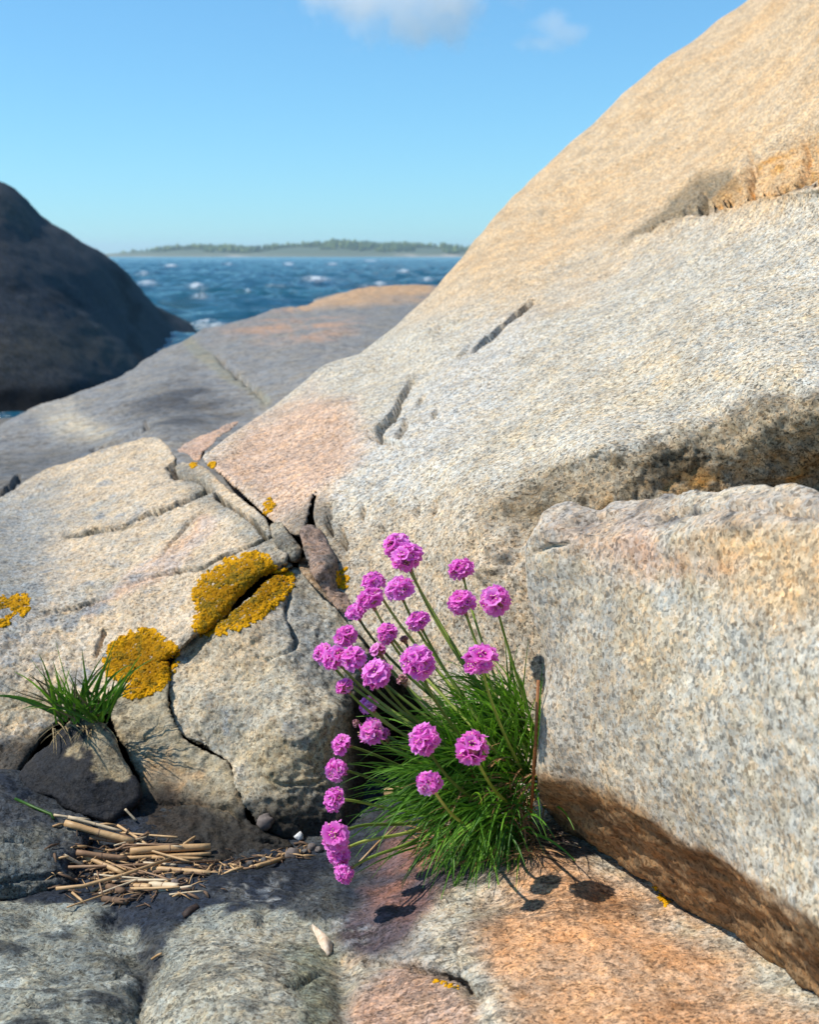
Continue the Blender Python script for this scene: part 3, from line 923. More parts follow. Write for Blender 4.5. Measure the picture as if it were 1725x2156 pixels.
frag('stone_fragment', [(566, 1108, 8), (590, 1098, 8), (612, 1128, 8), (634, 1158, 8), (622, 1180, 8), (604, 1174, 8), (584, 1150, 8)],
     [(566, 1108, 1.11), (600, 1110, 1.09), (634, 1158, 1.05), (604, 1176, 1.05), (590, 1140, 1.06)], 'grey angular stone jammed in the joint between the two large boulders', (128, 122, 110), (170, 160, 140), seed=2.0)
frag('stone_wedge', [(634, 1118, 8), (650, 1104, 9), (672, 1118, 9), (696, 1150, 9), (716, 1200, 9), (732, 1250, 8), (736, 1290, 8), (714, 1282, 8), (682, 1246, 8), (654, 1204, 8), (640, 1160, 8)],
     [(634, 1118, 1.06), (672, 1118, 1.065), (716, 1200, 1.02), (736, 1290, .97), (682, 1246, .985), (645, 1170, 1.02), (690, 1190, 1.0)], 'reddish upright stone wedge with a yellow lichen spot, against the granite dome', (158, 134, 118), (112, 104, 96), seed=6.0, rough=2.2)
frag('stone_chip', [(628, 1176, 6), (644, 1170, 6), (660, 1200, 6), (690, 1250, 6), (712, 1282, 6), (690, 1262, 6), (650, 1222, 6), (632, 1200, 6)],
     [(628, 1176, 1.06), (660, 1200, 1.04), (712, 1282, 1.0), (650, 1222, 1.02)], 'thin tan stone sliver at the foot of the reddish wedge', (186, 160, 130), (140, 124, 106), seed=9.0)
frag('stone_flake', [(374, 946, 4), (392, 934, 5), (440, 914, 5), (502, 888, 4), (494, 898, 4), (462, 922, 5), (430, 950, 6), (416, 970, 5), (400, 962, 5), (380, 956, 4)],
     [(374, 946, 1.52), (440, 914, 1.62), (502, 888, 1.72), (416, 966, 1.43), (462, 922, 1.55)], 'flat pinkish stone flake resting at the top of the joint', (204, 170, 146), (176, 156, 140), thick=.12, seed=12.0, step=2.4)
frag('stone_sliver', [(560, 1190, 4), (584, 1182, 4), (606, 1182, 5), (614, 1192, 5), (590, 1204, 4), (566, 1206, 4)],
     [(560, 1196, 1.06), (606, 1182, 1.05), (590, 1204, 1.04), (584, 1190, 1.045)], 'small grey stone sliver above the large lichen patch', (150, 140, 122), (108, 104, 98), seed=15.0, step=2.2)

# grey ledge at the left edge of the floor
def ledge_tint(x, y, P):
    c = np.tile(lin(128, 130, 122), (len(x), 1))
    c = lerp(c, lin(60, 64, 72), np.maximum(sst(1800, 1730, y + J(P, 14, 60)), sst(60, 150, x + J(P, 14, 60))) * .85)
    c = lerp(c, lin(164, 162, 146), sst(.15, .4, fbm(P * np.array([.4, 1, 1.6]), 40, 4, .6, 3.0)) * .7)
    return c * .80


ledge = sheet('rock_ledge', [(-260, 1690, 0), (-60, 1672, 6), (0, 1668, 8), (60, 1690, 8), (120, 1712, 8), (180, 1742, 10), (165, 1790, 18), (140, 1830, 22), (150, 1862, 18), (80, 1880, 22), (0, 1902, 22), (-260, 1930, 10)],
    [(0, 1670, .855), (120, 1715, .84), (180, 1745, .828), (140, 1840, .772), (0, 1780, .775), (0, 1860, .745), (0, 1900, .742), (80, 1876, .752), (-250, 1700, .80), (-250, 1900, .70), (100, 1780, .79)],
    M_ground, step=3.4, tint=ledge_tint, disp=[rock_noise(.008, 9, .0036, 34, .0013, 120, 22.0), lambda P, x, y: layered(P, x * 0, y) * 1.2],
    cracks=[([(0, 1860, 4, .005), (60, 1850, 5, .006), (120, 1850, 4, .003)], {'jit': 1.2}), ([(-50, 1790, 3, .003), (40, 1785, 4, .004), (110, 1800, 3, 0)], {'jit': 1.2})], thick=.10, shrink=.95)
tag(ledge, 'grey layered rock ledge beside the heap of reeds', 'rock')

# ------------------------------------------------------------------ rocks behind
def ridge_tint(x, y, P):
    j = J(P, 2.2, 45)
    c = np.tile(lin(142, 140, 136), (len(x), 1))
    c = lerp(c, lin(196, 186, 166), region(x, y, [(80, 880), (150, 860), (230, 900), (200, 920), (110, 920)], 18, j * .5) * .8)
    c = lerp(c, lin(78, 78, 80), region(x, y, [(230, 860), (400, 760), (480, 830), (520, 860), (420, 900), (280, 920)], 35, j) * sst(-.2, .3, fbm(P, 5, 4, .6, 2.0)) * .9)
    c = lerp(c, lin(96, 95, 93), region(x, y, [(-200, 950), (100, 930), (330, 930), (200, 1000), (-200, 1080)], 30, j) * .7)  # shaded lower left of the ridge, darkened in the tint
    c = lerp(c, lin(196, 156, 126), region(x, y, [(430, 700), (600, 650), (760, 680), (700, 720), (560, 730)], 30, j) * sst(-.15, .25, fbm(P, 5, 4, .6, 8.0)) * .8)
    c = lerp(c, lin(206, 166, 124), region(x, y, [(610, 645), (760, 605), (920, 590), (900, 622), (760, 640)], 12, j * .5) * .85)
    c = lerp(c, lin(150, 146, 124), sst(16, 4, seg_dist(x, y, [(400, 725), (480, 790), (560, 850)])[0] + j * .2) * .6)
    return c * .80


ridge = sheet('rock_ridge',
    [(-300, 1010, 30), (0, 897, 30), (70, 870, 30), (140, 848, 30), (230, 800, 30), (330, 746, 30), (430, 703, 26), (530, 668, 24), (630, 641, 20), (690, 625, 18), (760, 612, 18), (830, 606, 18), (905, 602, 16), (1000, 606, 0), (1050, 700, 0), (800, 900, 0), (500, 1050, 0), (-300, 1250, 0)],
    [(-300, 1010, 2.3), (0, 897, 2.75), (140, 848, 3.1), (330, 746, 3.9), (430, 703, 4.4), (630, 641, 5.4), (900, 602, 6.4), (0, 1040, 1.85), (350, 930, 2.05), (500, 880, 2.4), (640, 780, 3.0), (760, 720, 3.6), (250, 870, 2.6), (450, 780, 3.2), (600, 700, 4.1), (1000, 650, 5), (-300, 1200, 1.6), (300, 1100, 1.6)],
    M_far, step=4.5, tint=ridge_tint, disp=[rock_noise(.04, 1.6, .007, 8, .0025, 30, 26.0)],
    cracks=[([(305, 885, 4, .02), (312, 905, 5, .03), (280, 915, 5, .03), (230, 930, 4, .02), (190, 940, 4, .02)], {'jit': .8}), ([(40, 1020, 5, .03), (10, 1045, 6, .04), (-60, 1080, 5, .03)], {'jit': .8}), ([(440, 735, 3, .0), (490, 780, 5, .03), (560, 850, 4, .02)], {'jit': .8})],
    thick=3.0, shrink=.8, rimk=1.5)
tag(ridge, 'low grey whaleback rock with orange-tinted crest in front of the sea', 'rock')

frag('shore_rock', [(660, 634, 4), (690, 622, 5), (715, 618, 5), (740, 622, 5), (760, 640, 4), (700, 660, 2)],
     [(660, 634, 7.4), (715, 618, 7.6), (760, 640, 7.4), (700, 660, 7)], 'small grey rock peeking over the whaleback rock by the water', (150, 148, 142), (120, 118, 116), M_far, thick=1.2, seed=30.0)['category'] = 'rock'


def hump_tint(x, y, P):
    j = J(P, 1.0, 50)
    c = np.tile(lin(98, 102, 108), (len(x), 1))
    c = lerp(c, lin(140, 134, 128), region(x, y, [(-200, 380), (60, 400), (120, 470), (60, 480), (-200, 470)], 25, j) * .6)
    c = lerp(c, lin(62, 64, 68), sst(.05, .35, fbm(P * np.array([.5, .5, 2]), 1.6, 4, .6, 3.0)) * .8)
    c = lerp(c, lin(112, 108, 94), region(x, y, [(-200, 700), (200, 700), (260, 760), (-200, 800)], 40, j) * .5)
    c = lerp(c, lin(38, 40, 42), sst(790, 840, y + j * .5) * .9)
    return c * .42  # strong overall darkening: shade of the hump's flank put into its colour


hump = sheet('rock_hump',
    [(-500, 330, 80), (-150, 340, 80), (0, 380, 90), (50, 412, 90), (100, 462, 90), (160, 500, 90), (230, 541, 90), (285, 590, 80), (330, 640, 70), (380, 668, 50), (432, 700, 30), (440, 760, 0), (300, 850, 0), (0, 900, 0), (-500, 980, 0)],
    [(0, 380, 10.5), (100, 462, 11), (230, 541, 12), (330, 640, 13.2), (430, 698, 15), (-400, 340, 10), (-400, 600, 8), (-400, 950, 6.8), (0, 880, 7.2), (0, 600, 8.4), (0, 740, 7.6), (150, 650, 9.2), (150, 780, 8.0), (260, 700, 10.2), (300, 800, 9.4), (350, 720, 12)],
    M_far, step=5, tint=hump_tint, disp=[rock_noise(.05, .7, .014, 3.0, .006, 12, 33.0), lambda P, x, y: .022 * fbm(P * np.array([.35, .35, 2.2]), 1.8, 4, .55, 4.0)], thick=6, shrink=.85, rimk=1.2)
tag(hump, 'tall dark rock hump in shade at the edge of the sea', 'rock')

# ------------------------------------------------------------------ sea
def sea_mat():
    k = NT('sea_water')
    tc = k.n('ShaderNodeTexCoord').outputs['Object']
    mp = k.n('ShaderNodeMapping')
    mp.inputs['Scale'].default_value = (.6, 1.0, 1.0)
    k.l(tc, mp.inputs['Vector'])
    v = mp.outputs[0]
    at = k.n('ShaderNodeAttribute', attribute_name='tint').outputs['Color']
    sp = k.n('ShaderNodeSeparateColor')
    k.l(at, sp.inputs[0])
    fo = k.math('MULTIPLY', sp.outputs[0], k.ramp(k.noise(tc, 9, 6, .7), [(.38, 0.0), (.55, 1.0)]))
    wc = k.ramp(k.noise(v, .25, 5, .6), [(.35, (.003, .050, .092)), (.65, (.008, .082, .115))])
    k.l(k.mix(fo, wc, (.82, .86, .88, 1)), k.b.inputs['Base Color'])
    k.l(k.ramp(fo, [(0, .12), (1, .8)]), k.b.inputs['Roughness'])
    k.b.inputs['IOR'].default_value = 1.333
    b = k.bump(k.noise(v, 1.1, 8, .62, .4), 1.0, .30)
    b = k.bump(k.noise(v, 7, 5, .6), .6, .03, b)
    k.l(b, k.b.inputs['Normal'])
    return k.m


def build_sea():
    ang = np.concatenate([np.linspace(-88, -26, 60, endpoint=False), np.linspace(-26, 18, 620, endpoint=False), np.linspace(18, 88, 60)])
    ys = np.concatenate([np.geomspace(3.5, 500, 640, endpoint=False), np.geomspace(500, 6500, 60)])
    A, Yr = np.meshgrid(np.radians(ang), ys)
    X, Y = np.tan(np.clip(A, -1.3, 1.3)) * Yr, Yr
    P = np.stack([X * .55, Y, X * 0], -1)
    Q = np.stack([X * .55 + Y * .25, Y - X * .12, X * 0 + 5], -1)
    near = np.clip(Yr / 14, .25, 1)
    h = .17 * fbm(Q, .22, 2, .5, 2.0) + .16 * (1 - 2 * np.abs(pnoise(P * .55 + 7))) + .10 * (1 - 2 * np.abs(pnoise(Q * 1.2 + 3))) + .05 * fbm(P, 3.0, 3, .6, 1.0)
    Z = h * near * 1.0
    fm = sst(.30, .42, h) * sst(.0, .35, fbm(P, .08, 3, .5, 9.0)) * .9
    # breakers that stand out, and the wash at the foot of the dark hump
    pxx = 862.5 + X / (Y * CP + SP) * FPX
    pyy = 1078 + FPX * np.tan(np.arctan2(1.0 - Z, Yr) - PITCH)
    pz = fbm(np.stack([X, Y, X * 0], -1), .9, 4, .6, 4.0)
    for bx, by, rx, ry in ((665, 589, 40, 5), (608, 556, 14, 4), (310, 598, 26, 5), (415, 604, 24, 5), (424, 626, 22, 5), (300, 576, 18, 4), (700, 556, 14, 3), (850, 572, 20, 3), (520, 614, 10, 3), (780, 549, 20, 2), (440, 688, 60, 6), (900, 590, 16, 3), (360, 560, 20, 3), (480, 556, 14, 2.5), (800, 600, 18, 3)):
        e = ((pxx - bx) / (rx * .62)) ** 2 + ((pyy - by) / (ry * .7)) ** 2
        m = np.exp(-e) * sst(-.35, .25, pz + .25)
        fm = np.maximum(fm, m)
        Z = Z + .10 * np.exp(-e) * (Yr < 120)
    c = np.stack([fm, fm, fm], -1)
    n, m_ = X.shape
    idx = np.arange(n * m_).reshape(n, m_)
    F = np.stack([idx[:-1, :-1], idx[:-1, 1:], idx[1:, 1:], idx[1:, :-1]], -1).reshape(-1, 4)
    o = mesh_obj('sea', np.stack([X, Y, Z], -1).reshape(-1, 3), F, sea_mat(), colors=c.reshape(-1, 3))
    tag(o, kind='structure')


build_sea()

# ------------------------------------------------------------------ far island and its wood
ISL_Y = 2300.0
prof = np.array([(-400, 534), (-100, 538), (120, 545), (230, 540), (300, 532), (400, 528), (440, 525), (500, 527), (560, 530), (620, 523), (660, 521), (720, 516), (800, 519), (860, 521), (980, 523), (1100, 526), (1300, 531), (1500, 536), (1700, 545)], float)


def isl_height(px):
    return np.maximum(0, (541.5 - np.interp(px, prof[:, 0], prof[:, 1])) / FPX * ISL_Y * .95)


def island():
    pxs = np.linspace(-400, 1700, 700)
    ts = np.linspace(-1, 1, 26)
    PX, T = np.meshgrid(pxs, ts)
    X = (PX - 862.5) / FPX * ISL_Y
    Y = ISL_Y + 260 * T + 40 * np.sin(X / 170)
    H = isl_height(PX) * (1 - T * T) ** .8
    P = np.stack([X, Y, H], -1)
    H = H * (1 + .25 * fbm(P, .012, 3)) + 2.5 * fbm(P, .03, 3) * (1 - T * T) - 2 * (np.abs(T) > .97)
    P[..., 2] = H
    rockm = sst(7, 2.2, H) * (.15 + .85 * sst(0, .3, fbm(P, .012, 3, .6, 5.0))) * .8
    c = lerp(np.tile(lin(88, 104, 74) * .8, (P.size // 3, 1)), lin(208, 190, 172), rockm.ravel())
    n, m_ = X.shape
    idx = np.arange(n * m_).reshape(n, m_)
    F = np.stack([idx[:-1, :-1], idx[:-1, 1:], idx[1:, 1:], idx[1:, :-1]], -1).reshape(-1, 4)
    k = NT('island_ground')
    k.l(k.n('ShaderNodeAttribute', attribute_name='tint').outputs['Color'], k.b.inputs['Base Color'])
    k.b.inputs['Roughness'].default_value = .9
    o = mesh_obj('island', P.reshape(-1, 3), F, k.m, colors=c)
    tag(o, kind='structure')
    t = BVHTree.FromPolygons(P.reshape(-1, 3).tolist(), F.tolist())
    # tree crowns: twelve-point lumps
    ph = (1 + 5 ** .5) / 2
    ico = np.array([(-1, ph, 0), (1, ph, 0), (-1, -ph, 0), (1, -ph, 0), (0, -1, ph), (0, 1, ph), (0, -1, -ph), (0, 1, -ph), (ph, 0, -1), (ph, 0, 1), (-ph, 0, -1), (-ph, 0, 1)]) / 1.9
    icf = np.array([(0, 11, 5), (0, 5, 1), (0, 1, 7), (0, 7, 10), (0, 10, 11), (1, 5, 9), (5, 11, 4), (11, 10, 2), (10, 7, 6), (7, 1, 8), (3, 9, 4), (3, 4, 2), (3, 2, 6), (3, 6, 8), (3, 8, 9), (4, 9, 5), (2, 4, 11), (6, 2, 10), (8, 6, 7), (9, 8, 1)])
    vs, fs, cs = [], [], []
    n = 0
    for i in range(5200):
        px = rng.uniform(180, 1500)
        tt = rng.uniform(-.85, .3)
        x = (px - 862.5) / FPX * ISL_Y
        y = ISL_Y + 260 * tt
        loc = t.ray_cast(Vector((x, y, 200)), Vector((0, 0, -1)))[0]
        if loc is None or loc.z < 3.0 + 2 * rng.random():
            continue
        if pnoise(np.array([[x * .012, y * .012, 3.3]]))[0] < -.05:
            continue
        r = rng.uniform(1.6, 3.6)
        hh = r * rng.uniform(1.0, 2.2)
        v = ico * nrng.uniform(.75, 1.2, (12, 1)) * np.array([r, r, hh]) + np.array([x, y, loc.z + hh * .7])
        vs.append(v)
        fs.append(icf + n)
        g = rng.random()
        cs.append(np.tile(lin(70 + 60 * g, 98 + 40 * g, 52 + 14 * g), (12, 1)))
        n += 12
    o = mesh_obj('far_wood', np.concatenate(vs), np.concatenate(fs), k.m, colors=np.concatenate(cs), smooth=False)
    tag(o, 'far-off green wood covering the low island', 'wood', kind='stuff')


island()

# ------------------------------------------------------------------ clouds
def cloud(name, lobes, dist, dens, label, seed):
    """a heap of lumps filled with uneven vapour"""
    k = NT(name + '_vapour')
    k.t.nodes.remove(k.b)
    pv = k.n('ShaderNodeVolumePrincipled')
    pv.inputs['Color'].default_value = (1, 1, 1, 1)
    pv.inputs['Anisotropy'].default_value = 0
    tc = k.n('ShaderNodeTexCoord').outputs['Object']
    nz = k.noise(tc, .006, 5, .62)
    # thinner towards the outside of each lump
    gm = None
    vs, fs = [], []
    nb = 0
    for px, py, rx, ry in lobes:
        c = V(px, py, dist)
        a, b = rx / FPX * dist, ry / FPX * dist
        mp = k.n('ShaderNodeVectorMath', operation='SUBTRACT')
        k.l(tc, mp.inputs[0])
        mp.inputs[1].default_value = c
        ms = k.n('ShaderNodeVectorMath', operation='MULTIPLY')
        k.l(mp.outputs[0], ms.inputs[0])
        ms.inputs[1].default_value = (1 / a, 1 / a, 1 / b)
        ln = k.n('ShaderNodeVectorMath', operation='LENGTH')
        k.l(ms.outputs[0], ln.inputs[0])
        g = k.math('SUBTRACT', 1.0, ln.outputs['Value'])
        gm = g if gm is None else k.math('MAXIMUM', gm, g)
    lo = np.array([V(px, py, dist) - Vector((rx / FPX * dist, rx / FPX * dist, ry / FPX * dist)) * 1.05 for px, py, rx, ry in lobes]).min(0)
    hi = np.array([V(px, py, dist) + Vector((rx / FPX * dist, rx / FPX * dist, ry / FPX * dist)) * 1.05 for px, py, rx, ry in lobes]).max(0)
    # rounded hull
    U, W = np.meshgrid(np.linspace(0, 2 * np.pi, 32, endpoint=False), np.linspace(0, np.pi, 17))
    H = np.stack([np.sin(W) * np.cos(U), np.sin(W) * np.sin(U), np.cos(W)], -1)
    H = np.sign(H) * np.abs(H) ** .6
    Pv = (lo + hi) / 2 + H * (hi - lo) / 2
    idx = np.arange(17 * 32).reshape(17, 32)
    F = np.stack([idx[:-1], idx[1:], np.roll(idx, -1, 1)[1:], np.roll(idx, -1, 1)[:-1]], -1).reshape(-1, 4)
    s_ = k.math('ADD', k.math('MULTIPLY', gm, .75), k.math('MULTIPLY', k.math('SUBTRACT', nz, .5), 2.1))
    dn = k.n('ShaderNodeMapRange', interpolation_type='SMOOTHSTEP')
    k.l(s_, dn.inputs[0])
    dn.inputs[1].default_value = .04
    dn.inputs[2].default_value = .55
    dn.inputs[3].default_value = 0
    dn.inputs[4].default_value = dens
    k.l(dn.outputs[0], pv.inputs['Density'])
    k.l(pv.outputs[0], k.out.inputs['Volume'])
    o = mesh_obj(name, Pv.reshape(-1, 3), F, k.m)
    tag(o, label, 'cloud')


cloud('cloud', [(790, -10, 180, 70), (880, 30, 150, 75), (720, -40, 130, 60), (950, 0, 100, 60), (900, -60, 220, 80)], 6000, .0034, 'larger white cloud high above the sea', 1)
cloud('cloud', [(1150, 55, 62, 38), (1190, 70, 60, 28), (1135, 90, 60, 24)], 6300, .0024, 'small faint wisp of cloud beside the larger cloud', 2)

# ------------------------------------------------------------------ haze over the water
def haze_box():
    x0, x1, y0, y1, z0, z1 = -45000, 45000, -60, 7000, -30, 60
    v = [(x, y, z) for z in (z0, z1) for y in (y0, y1) for x in (x0, x1)]
    f = [(0, 2, 3, 1), (4, 5, 7, 6), (0, 1, 5, 4), (2, 6, 7, 3), (0, 4, 6, 2), (1, 3, 7, 5)]
    k = NT('sea_haze')
    k.t.nodes.remove(k.b)
    pv = k.n('ShaderNodeVolumePrincipled')
    pv.inputs['Color'].default_value = (.82, .92, 1, 1)
    pv.inputs['Density'].default_value = .00017
    pv.inputs['Anisotropy'].default_value = .3
    k.l(pv.outputs[0], k.out.inputs['Volume'])
    o = mesh_obj('haze', v, f, k.m, smooth=False)
    tag(o, 'thin pale sea haze', 'haze', kind='stuff')


haze_box()

# ------------------------------------------------------------------ small mesh makers
def tube_data(pts, rad, sides=6, cap=True):
    pts = [Vector(p) for p in pts]
    n = len(pts)
    vs, fs = [], []
    t0 = (pts[1] - pts[0]).normalized()
    up = Vector((0, 0, 1)) if abs(t0.z) < .9 else Vector((1, 0, 0))
    nrm = t0.cross(up).normalized()
    for i, p in enumerate(pts):
        t = (pts[min(i + 1, n - 1)] - pts[max(i - 1, 0)]).normalized()
        nrm = (nrm - t * nrm.dot(t)).normalized()
        b = t.cross(nrm)
        r = rad[i] if hasattr(rad, '__len__') else rad
        for k in range(sides):
            a = 2 * math.pi * k / sides
            vs.append(p + nrm * (math.cos(a) * r) + b * (math.sin(a) * r))
    for i in range(n - 1):
        for k in range(sides):
            k2 = (k + 1) % sides
            fs.append([i * sides + k, i * sides + k2, (i + 1) * sides + k2, (i + 1) * sides + k])
    if cap:
        fs.append(list(range(sides))[::-1])
        fs.append([(n - 1) * sides + k for k in range(sides)])
    return vs, fs


def blade_data(pts, width, face, keel=.25):
    """a narrow leaf: three vertices across, folded a little along the middle"""
    pts = [Vector(p) for p in pts]
    n = len(pts)
    vs, fs = [], []
    for i, p in enumerate(pts):
        t = (pts[min(i + 1, n - 1)] - pts[max(i - 1, 0)]).normalized()
        s = t.cross(face)
        s = s.normalized() if s.length > 1e-6 else Vector((1, 0, 0))
        nn = s.cross(t)
        u = i / (n - 1)
        wd = width * min(1, .55 + u * 2) * (1 - max(0, u - .45) / .55 * .88) * .5
        vs += [p - s * wd + nn * wd * keel, p - nn * wd * keel, p + s * wd + nn * wd * keel]
    for i in range(n - 1):
        a = i * 3
        fs += [[a, a + 1, a + 4, a + 3], [a + 1, a + 2, a + 5, a + 4]]
    return vs, fs


class Acc:
    def __init__(s):
        s.v, s.f, s.c = [], [], []

    def add(s, d):
        n = len(s.v)
        s.c += [(rng.random() ** 1.3,) * 3] * len(d[0])
        s.v += d[0]
        s.f += [[i + n for i in f] for f in d[1]]


def bez(a, b, c, d, n):
    out = []
    for i in range(n):
        t = i / (n - 1)
        out.append(a * (1 - t) ** 3 + b * 3 * t * (1 - t) ** 2 + c * 3 * t * t * (1 - t) + d * t ** 3)
    return out


def lump_data(c, r, seed, sub=2, flat=.75, rough=.25, axes=None):
    """irregular pebble on a UV grid"""
    nu, nv = 10 * sub // 2 + 4, 6 * sub // 2 + 2
    vs, fs = [], []
    U = []
    for i in range(nv + 1):
        for j in range(nu):
            th, phh = math.pi * i / nv, 2 * math.pi * j / nu
            U.append((math.sin(th) * math.cos(phh), math.sin(th) * math.sin(phh), math.cos(th)))
    U = np.array(U)
    k = 1 + rough * (pnoise(U * 1.3 + seed) + .5 * pnoise(U * 3.1 + seed + 4))
    ax = np.array(axes if axes is not None else (1, .85, flat))
    Pp = U * k[:, None] * ax * r
    vs = [Vector(c) + Vector(p.tolist()) for p in Pp]
    for i in range(nv):
        for j in range(nu):
            j2 = (j + 1) % nu
            fs.append([i * nu + j, (i + 1) * nu + j, (i + 1) * nu + j2, i * nu + j2])
    return vs, fs


# ------------------------------------------------------------------ orange lichens
def lichen_mat():
    k = NT('orange_lichen')
    tc = k.n('ShaderNodeTexCoord').outputs['Object']
    at = k.n('ShaderNodeAttribute', attribute_name='tint').outputs['Color']
    c = k.mix(1.0, at, k.ramp(k.noise(tc, 320, 4, .6), [(.3, .7), (.7, 1.15)]), 'MULTIPLY')
    k.l(c, k.b.inputs['Base Color'])
    k.b.inputs['Roughness'].default_value = .85
    k.b.inputs['Specular IOR Level'].default_value = .1
    k.l(k.bump(k.noise(tc, 500, 4), .8, .001), k.b.inputs['Normal'])
    return k.m


M_lichen = lichen_mat()
UVN = 6
_lob = []
for s_ in range(6):
    d_ = lump_data((0, 0, 0), 1.0, s_ * 3.7 + 1, 1, .34, .6)
    _lob.append((np.array([tuple(v) for v in d_[0]]), d_[1]))


def lichen(poly, n, label, holes=(), size=(2.0, 4.6), only=None, inner=0.0, edge=11):
    px = np.array([p[0] for p in poly], float)
    py = np.array([p[1] for p in poly], float)
    vs, fs, cs = [], [], []
    nb = 0
    sp = smooth_poly([(a, b, 0) for a, b in poly], 4)
    m = n * 3
    X_, Y_ = nrng.uniform(px.min() - 4, px.max() + 4, m), nrng.uniform(py.min() - 4, py.max() + 4, m)
    E_ = seg_dist(X_, Y_, sp, True)[0] * np.where(inside(X_, Y_, sp), 1, -1) + edge * pnoise(np.stack([X_ * .10, Y_ * .10, X_ * 0 + 1.7], -1))
    ok = E_ > 0
    for h in holes:
        ok &= ~inside(X_, Y_, h)
    for x, y, e in list(zip(X_[ok].tolist(), Y_[ok].tolist(), E_[ok].tolist()))[:n]:
        h = hit(x, y, only)
        if h is None:
            continue
        loc, no, dist = h
        r = rng.uniform(*size) * dist / FPX
        q = no.to_track_quat('Z', 'Y').to_matrix()
        rot = q @ Matrix.Rotation(rng.uniform(0, 6.3), 3, 'Z') @ Matrix.Rotation(rng.uniform(-.5, .5), 3, 'X')
        lv, lf = _lob[rng.randrange(6)]
        v = lv * r @ np.array(rot).T + np.array(loc + no * r * .08)
        vs.append(v)
        fs += [[i + nb for i in f] for f in lf]
        nb += len(v)
        g = rng.random()
        rimk = math.exp(-max(e, 0) / 14)
        c = lin(206, 150, 10) * (1 - g) + lin(176, 118, 8) * g
        c = c * (1 - .35 * (1 - rimk)) + lin(216, 164, 14) * .35 * rimk
        ol = float(pnoise(np.array([[x * .035, y * .035, 8.2]]))[0])
        if g > .88 or (rimk < .35 and ol > .12 and g > .25):
            c = lin(124, 100, 26) if g > .5 else lin(150, 116, 20)
        cs.append(np.tile(c * .85, (len(v), 1)))
    o = mesh_obj('lichen_patch', np.concatenate(vs), fs, M_lichen, colors=np.concatenate(cs))
    tag(o, label, 'lichen', 'orange lichens on the boulders')


lichen([(406, 1246), (425, 1212), (470, 1185), (520, 1164), (555, 1166), (582, 1192), (600, 1196), (618, 1214), (612, 1240), (580, 1276), (540, 1308), (480, 1330), (430, 1338), (408, 1322), (412, 1290)], 5200,
       'largest orange lichen patch, folded over the edge where two boulders meet', holes=[[(478, 1292), (520, 1240), (552, 1216), (546, 1240), (510, 1276)]])
lichen([(218, 1406), (236, 1356), (280, 1328), (320, 1326), (352, 1346), (374, 1368), (366, 1410), (340, 1448), (300, 1466), (262, 1468), (270, 1440), (232, 1424)], 3800,
       'orange lichen patch behind the grass tuft')
lichen([(-40, 1270), (10, 1258), (60, 1254), (60, 1284), (30, 1296), (10, 1318), (-40, 1336)], 1000, 'orange lichen crescent on the left flank of the tan boulder', holes=[[(-40, 1290), (20, 1280), (30, 1290), (0, 1304), (-40, 1312)]])
lichen([(554, 1076), (560, 1056), (572, 1050), (576, 1062), (570, 1072), (556, 1080)], 90, 'small orange lichen tuft in the joint, above the wedged stones', size=(2.5, 4.5))
lichen([(400, 976), (410, 974), (416, 982), (406, 986)], 60, 'tiny orange lichen dot left of its twin near the flat flake', size=(3.5, 5), edge=2, only=('fractured_boulder',))
lichen([(440, 976), (450, 974), (454, 984), (444, 986)], 60, 'tiny orange lichen dot right of its twin near the flat flake', size=(3.5, 5), edge=2, only=('granite_dome',))
lichen([(712, 1206), (724, 1196), (732, 1216), (730, 1238), (718, 1238), (710, 1222)], 110, 'yellow lichen spot on the reddish stone wedge', size=(2.5, 4.5))
lichen([(1378, 1868), (1388, 1876), (1408, 1900), (1400, 1904), (1386, 1890)], 30, 'yellow lichen speck on the lower edge of the granite block', size=(3, 5))
lichen([(916, 2064), (940, 2066), (966, 2078), (950, 2080), (926, 2072)], 30, 'yellow lichen speck in the crack of the orange slab', size=(3, 5))

# ------------------------------------------------------------------ thrift: a cushion of leaves, stems and pink heads
M_leaf = leaf_mat('thrift_leaf', (.065, .20, .016), (.165, .37, .040), .34)
M_stem = leaf_mat('thrift_stem', (.15, .24, .03), (.27, .36, .07), .15)
M_sheath = dry_mat('brown_sheath', (.22, .07, .02), (.36, .16, .06), 300)
M_bract = dry_mat('papery_bract', (.30, .12, .07), (.48, .28, .20), 400)
M_dead = dry_mat('dead_leaf', (.22, .10, .035), (.42, .24, .11), 200)


def petal_mat():
    k = NT('pink_petal')
    oi = k.n('ShaderNodeObjectInfo')
    c = k.ramp(oi.outputs['Random'], [(0, (.88, .07, .60)), (.5, (.94, .14, .73)), (.85, (.96, .24, .80)), (1, (.97, .44, .86))])
    # each petal pales to its tip and carries a darker midvein
    at = k.n('ShaderNodeAttribute', attribute_name='tint').outputs['Color']
    c0 = k.mix(1.0, c, k.ramp(at, [(0, (.45, .22, .42)), (.12, (.85, .75, .85)), (.3, (1, 1, 1))]), 'MULTIPLY')
    c2 = k.mix(at, c0, k.mix(.45, c, (.95, .68, .95, 1)))
    k.l(c2, k.b.inputs['Base Color'])
    k.b.inputs['Roughness'].default_value = .55
    k.b.inputs['Specular IOR Level'].default_value = .2
    tr = k.n('ShaderNodeBsdfTranslucent')
    k.l(c2, tr.inputs['Color'])
    mx = k.n('ShaderNodeMixShader')
    mx.inputs[0].default_value = .45
    k.l(k.b.outputs[0], mx.inputs[1])
    k.l(tr.outputs[0], mx.inputs[2])
    k.l(mx.outputs[0], k.out.inputs['Surface'])
    return k.m


